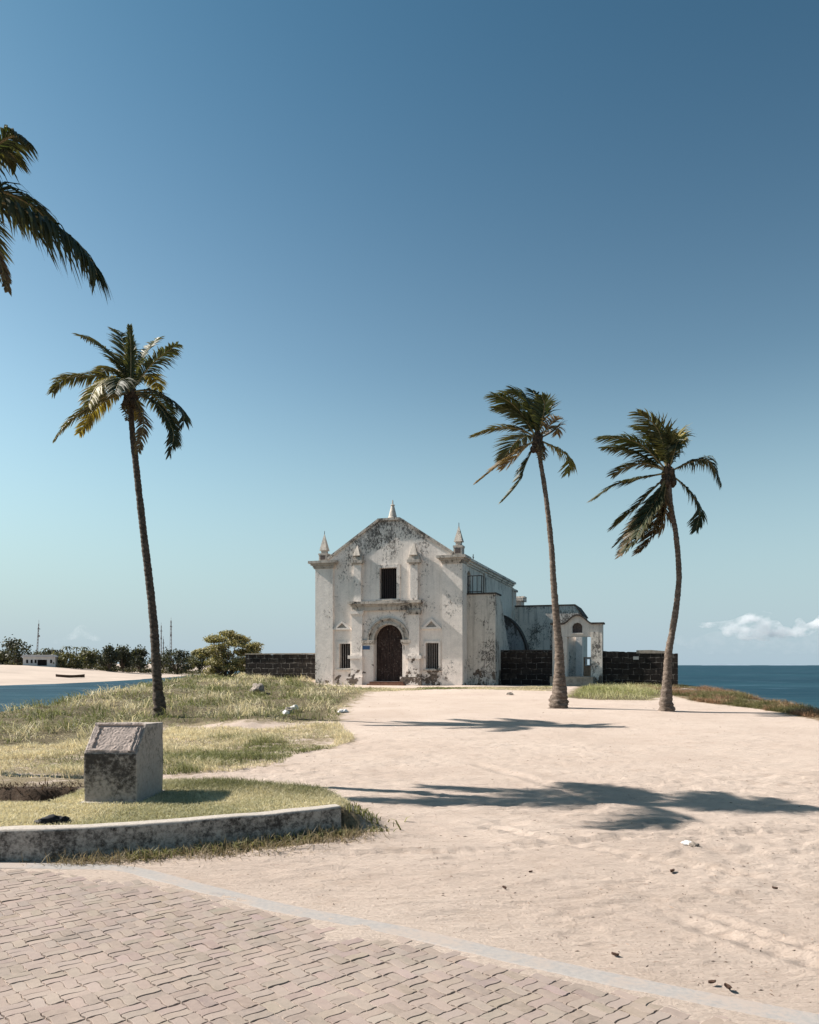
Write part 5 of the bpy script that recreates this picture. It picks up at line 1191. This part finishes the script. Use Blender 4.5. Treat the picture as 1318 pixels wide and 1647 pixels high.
# bank: green clumps and pale seeding grass together, one mass
BANK = [tuple(q) for q in GRASS_P]
X1, Y1 = sample(BANK, 360000, 1, 1.0)
c1, g1 = gcol(X1, Y1, 2, 0.11)
clump = sm(-0.3, 0.35, fbm(X1 * 1.7, Y1 * 1.2, 4, 131))
h1 = (0.04 + 0.40 * clump ** 1.7) * np.random.default_rng(3).uniform(0.55, 1.3, len(X1)) * (1 + 0.2 * sm(0.1, -0.3, g1)) * sm(0.0, 1.1, poly_dist(X1, Y1, BANK) + 0.25)
w1 = np.full(len(X1), 0.0042) * (0.55 + 0.065 * Y1) * np.random.default_rng(4).uniform(0.6, 1.5, len(X1))
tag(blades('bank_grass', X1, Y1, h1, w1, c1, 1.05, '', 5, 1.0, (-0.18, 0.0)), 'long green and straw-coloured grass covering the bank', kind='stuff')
# broad low weeds on the bank
X2, Y2 = sample(BANK, 60000, 6, 1.0); c2, g2 = gcol(X2, Y2, 7, 0.25); ok = g2 > 0.06; X2, Y2, c2 = X2[ok], Y2[ok], c2[ok]
cl2 = sm(-0.1, 0.3, fbm(X2 * 1.4, Y2 * 1.2, 3, 141))
h2_ = (0.05 + 0.15 * cl2) * np.random.default_rng(8).uniform(0.5, 1.2, len(X2)); w2 = np.full(len(X2), 0.011) * (0.6 + 0.035 * Y2)
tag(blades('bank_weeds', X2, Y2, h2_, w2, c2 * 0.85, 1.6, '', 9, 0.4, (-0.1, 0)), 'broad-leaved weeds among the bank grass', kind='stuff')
X3, Y3 = sample(DRY_P, 60000, 10, 1.0)
ok = fbm(X3 * 0.8, Y3 * 0.7, 4, 151) + 0.22 * np.random.default_rng(11).normal(size=len(X3)) * 0.4 > -0.12 - 0.14 * sm(0, 1.0, poly_dist(X3, Y3, DRY_P)); X3, Y3 = X3[ok], Y3[ok]
c3, g3 = gcol(X3, Y3, 12, -0.12); h3 = np.random.default_rng(13).uniform(0.05, 0.2, len(X3)) * (0.5 + 0.8 * sm(-0.2, 0.3, fbm(X3 * 1.2, Y3 * 1.2, 3, 161))); w3 = np.full(len(X3), 0.0035) * (0.5 + 0.07 * Y3)
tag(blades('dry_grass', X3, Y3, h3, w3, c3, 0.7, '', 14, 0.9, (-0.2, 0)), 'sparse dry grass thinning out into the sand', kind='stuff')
BEDI = [(x, y) for x, y in BED]
X4, Y4 = sample(BEDI, 130000, 15, 0.6); fd = poly_dist(X4, Y4, KERB, False); hol = (X4 < -3.7) & (Y4 > 8.2); inside_ped = (np.abs(X4 + 3.04) < 0.31) & (np.abs(Y4 - 8.515) < 0.42)
ok = (fd > 0.15) & ~hol & ~inside_ped; X4, Y4 = X4[ok], Y4[ok]
back = sm(8.3, 9.2, Y4 + 0.25 * (X4 + 2)) * sm(-3.4, -2.2, X4)
c4, g4 = gcol(X4 * 1.5, Y4 * 1.5, 16, -0.10); c4 = c4 * 0.5 + 0.5 * (np.array([0.62, 0.575, 0.39]) * (1 - back[:, None]) + np.array([0.12, 0.125, 0.055]) * back[:, None])
h4 = np.random.default_rng(17).uniform(0.025, 0.075, len(X4)) + 0.10 * back * np.random.default_rng(18).random(len(X4)); w4 = np.full(len(X4), 0.0032)
tag(blades('bed_grass', X4, Y4, h4, w4, c4, 0.7, '', 19, 0.8), 'short yellow-green grass on the raised bed behind the kerb', kind='stuff')
X5, Y5 = sample(MOUND_P, 60000, 20, 1.0); c5, g5 = gcol(X5, Y5, 21, 0.06); c5 = c5 * 0.4 + np.array([0.40, 0.41, 0.165]) * 0.6
h5 = np.random.default_rng(22).uniform(0.15, 0.48, len(X5)) * sm(-0.1, 1.0, poly_dist(X5, Y5, MOUND_P)); w5 = np.full(len(X5), 0.009)
tag(blades('mound_grass', X5, Y5, h5, w5, c5, 1.0, '', 23, 1.0, (-0.2, 0)), 'bright grass tuft field in front of the right-hand dark wall', kind='stuff')
X6, Y6 = sample(SCRUB_P, 40000, 24, 1.0); t6 = sm(-0.12, 0.12, fbm(X6 * 0.6, Y6 * 0.6, 3, 171) - 0.16 + 0.22 * sm(25, 21, Y6))[:, None]
cl6 = sm(-0.25, 0.3, fbm(X6 * 0.9, Y6 * 0.9, 3, 181)); rg6 = np.random.default_rng(25)
c6 = (np.array([0.27, 0.165, 0.105]) * (1 - t6) + np.array([0.13, 0.125, 0.05]) * t6) * rg6.uniform(0.6, 1.4, (len(X6), 1))
h6 = (0.04 + 0.34 * cl6) * rg6.uniform(0.4, 1.1, len(X6)); w6 = np.full(len(X6), 0.008)
tag(blades('shore_scrub', X6, Y6, h6, w6, c6, 1.2, '', 26, 1.0, (-0.2, 0)), 'brown and green scrub on the shore edge above the sea', kind='stuff')
# thin turf in front of the chapel and at its foot
X7, Y7 = sample(FRONT_P, 14000, 27, 1.0); c7, g7 = gcol(X7, Y7, 28, -0.03); h7 = np.random.default_rng(29).uniform(0.03, 0.14, len(X7)) * sm(-0.3, 0.2, fbm(X7 * 0.7, Y7 * 0.7, 3, 191)); w7 = np.full(len(X7), 0.012)
tag(blades('forecourt_turf', X7, Y7, h7, w7, c7, 0.7, '', 30, 0.8), 'thin worn turf along the foot of the chapel', kind='stuff')
# weeds and straw at the foot of the kerb wall
def kerb_weeds():
    rg = np.random.default_rng(33); K = np.array(KERB); n = 2600; X, Y, H, W_, C = [], [], [], [], []
    centres = [(-2.25, 6.86, 0.17, 1.0), (-2.05, 6.98, 0.13, 0.8), (-1.75, 7.12, 0.14, 0.9), (-1.5, 7.22, 0.16, 1.0), (-1.2, 7.38, 0.18, 1.0), (-0.95, 7.52, 0.15, 0.8), (-0.7, 7.68, 0.14, 0.9), (-2.6, 6.78, 0.08, 0.5), (-0.45, 8.1, 0.22, 1.0), (-0.35, 7.9, 0.12, 0.6), (-0.5, 8.4, 0.2, 0.8)]
    for (cx, cy, s_, k) in centres:
        m_ = int(110 * k); X += list(cx + rg.normal(0, s_ * 0.7, m_)); Y += list(cy + rg.normal(-0.06, s_ * 0.35, m_)); H += list(rg.uniform(0.04, 0.16, m_) * k); W_ += list(rg.uniform(0.004, 0.010, m_))
        C += list((np.array([[0.09, 0.10, 0.04]]) + (np.array([[0.24, 0.23, 0.10]]) - np.array([[0.09, 0.10, 0.04]])) * rg.random((m_, 1))))
    X, Y = np.array(X), np.array(Y); inb = in_poly(X, Y, BED) | in_poly(X, Y, PAVE); k = ~inb
    tag(blades('kerb_weeds', X[k], Y[k], np.array(H)[k], np.array(W_)[k], np.array(C)[k], 0.75, '', 34, 0.9), 'green weeds growing along the foot of the kerb wall', kind='stuff')
    n = 4200; t = rg.random(n); i = (rg.uniform(0.52, 1.0, n) * (len(K) - 1)); P = np.stack([np.interp(i, np.arange(len(K)), K[:, j]) for j in (0, 1)], 1)
    X = P[:, 0] + rg.normal(0.16, 0.16, n); Y = P[:, 1] - np.abs(rg.normal(0.10, 0.13, n)) - 0.05; k = ~in_poly(X, Y, BED) & ~in_poly(X, Y, PAVE)
    tag(blades('straw_debris', X[k], Y[k], rg.uniform(0.04, 0.16, n)[k], rg.uniform(0.002, 0.0045, n)[k], (TAN * 0.9 * rg.uniform(0.35, 1.2, (n, 1)))[k], 3.0, '', 35, 0.3), 'dry straw and twigs swept against the kerb wall', kind='stuff')
    X = rg.uniform(-5.2, -3.75, 1400); Y = rg.uniform(8.3, 9.5, 1400)
    tag(blades('hollow_debris', X, Y, rg.uniform(0.03, 0.13, 1400), rg.uniform(0.003, 0.008, 1400), np.array([0.07, 0.045, 0.03]) * rg.uniform(0.2, 1.6, (1400, 1)), 2.2, '', 36, 0.4), 'dead leaves and roots in the dug hollow beside the pedestal', kind='stuff')
kerb_weeds()

# ------------------------------------------------------------------ clouds low over the horizon
def cloud(lobes, Y, label, dens, seed):
    bm = bmesh.new()
    for (px, py, r) in lobes:
        c = at(px, py, Y); q = bmesh.ops.create_icosphere(bm, subdivisions=3, radius=r * Y / F, matrix=Matrix.Translation(c) @ Matrix.Diagonal((1.25, 1.2, 0.8, 1)))
        for v in q['verts']: v.co += (v.co - c) * 0.35 * mnoise.fractal(v.co / (r * Y / F * 0.7) + Vector((seed, 0, 0)), 0.9, 2.1, 4)
    me = bpy.data.meshes.new('cloud'); bm.to_mesh(me); bm.free()
    s = NT('cloud_vapour'); s.n.remove(s.bs)
    v = s.n.new('ShaderNodeVolumePrincipled'); v.inputs['Color'].default_value = (0.98, 0.98, 1, 1); v.inputs['Anisotropy'].default_value = 0.3
    nz = s.noise(1.0, 5, 0.6, sc=(1 / 170, 1 / 170, 1 / 110)); v_ = s.ramp(nz, 0.40, 0.66, 0.0, dens); s.l.new(v_, v.inputs['Density']); s.l.new(v.outputs[0], s.out.inputs['Volume'])
    o = link_mesh('cloud', me, s.m); rm = o.modifiers.new('union', 'REMESH'); rm.mode = 'VOXEL'; rm.voxel_size = 28.0
    tag(o, label, kind='stuff')
cloud([(1130, 1006, 6), (1142, 1005, 7), (1155, 1005, 8), (1170, 1004, 9), (1185, 1002, 9), (1198, 998, 11), (1212, 993, 11), (1225, 989, 8), (1235, 988, 6), (1205, 1006, 11), (1222, 1003, 11), (1245, 1005, 9), (1175, 1015, 12), (1200, 1020, 14), (1230, 1020, 14), (1260, 1018, 14), (1290, 1014, 14), (1286, 998, 6), (1315, 1008, 14), (1330, 1000, 16), (1345, 1012, 18)], 9000, 'pale cumulus bank low over the sea at the right', 0.010, 1)
cloud([(1100 + 18 * k, 1030 + 6 * math.sin(k * 1.9), 12 + 4 * math.sin(k * 2.7)) for k in range(15)] + [(1140 + 25 * k, 1046, 9) for k in range(8)], 9600, 'faint veil of cloud under the cumulus bank', 0.0006, 2)
cloud([(105, 1030, 7), (118, 1024, 8), (128, 1014, 8), (132, 1010, 7), (142, 1022, 9), (155, 1028, 7), (90, 1032, 6), (25, 1030, 6), (15, 1034, 7), (40, 1032, 5)], 9000, 'thin pale cloud above the far shore at the left', 0.0012, 4)
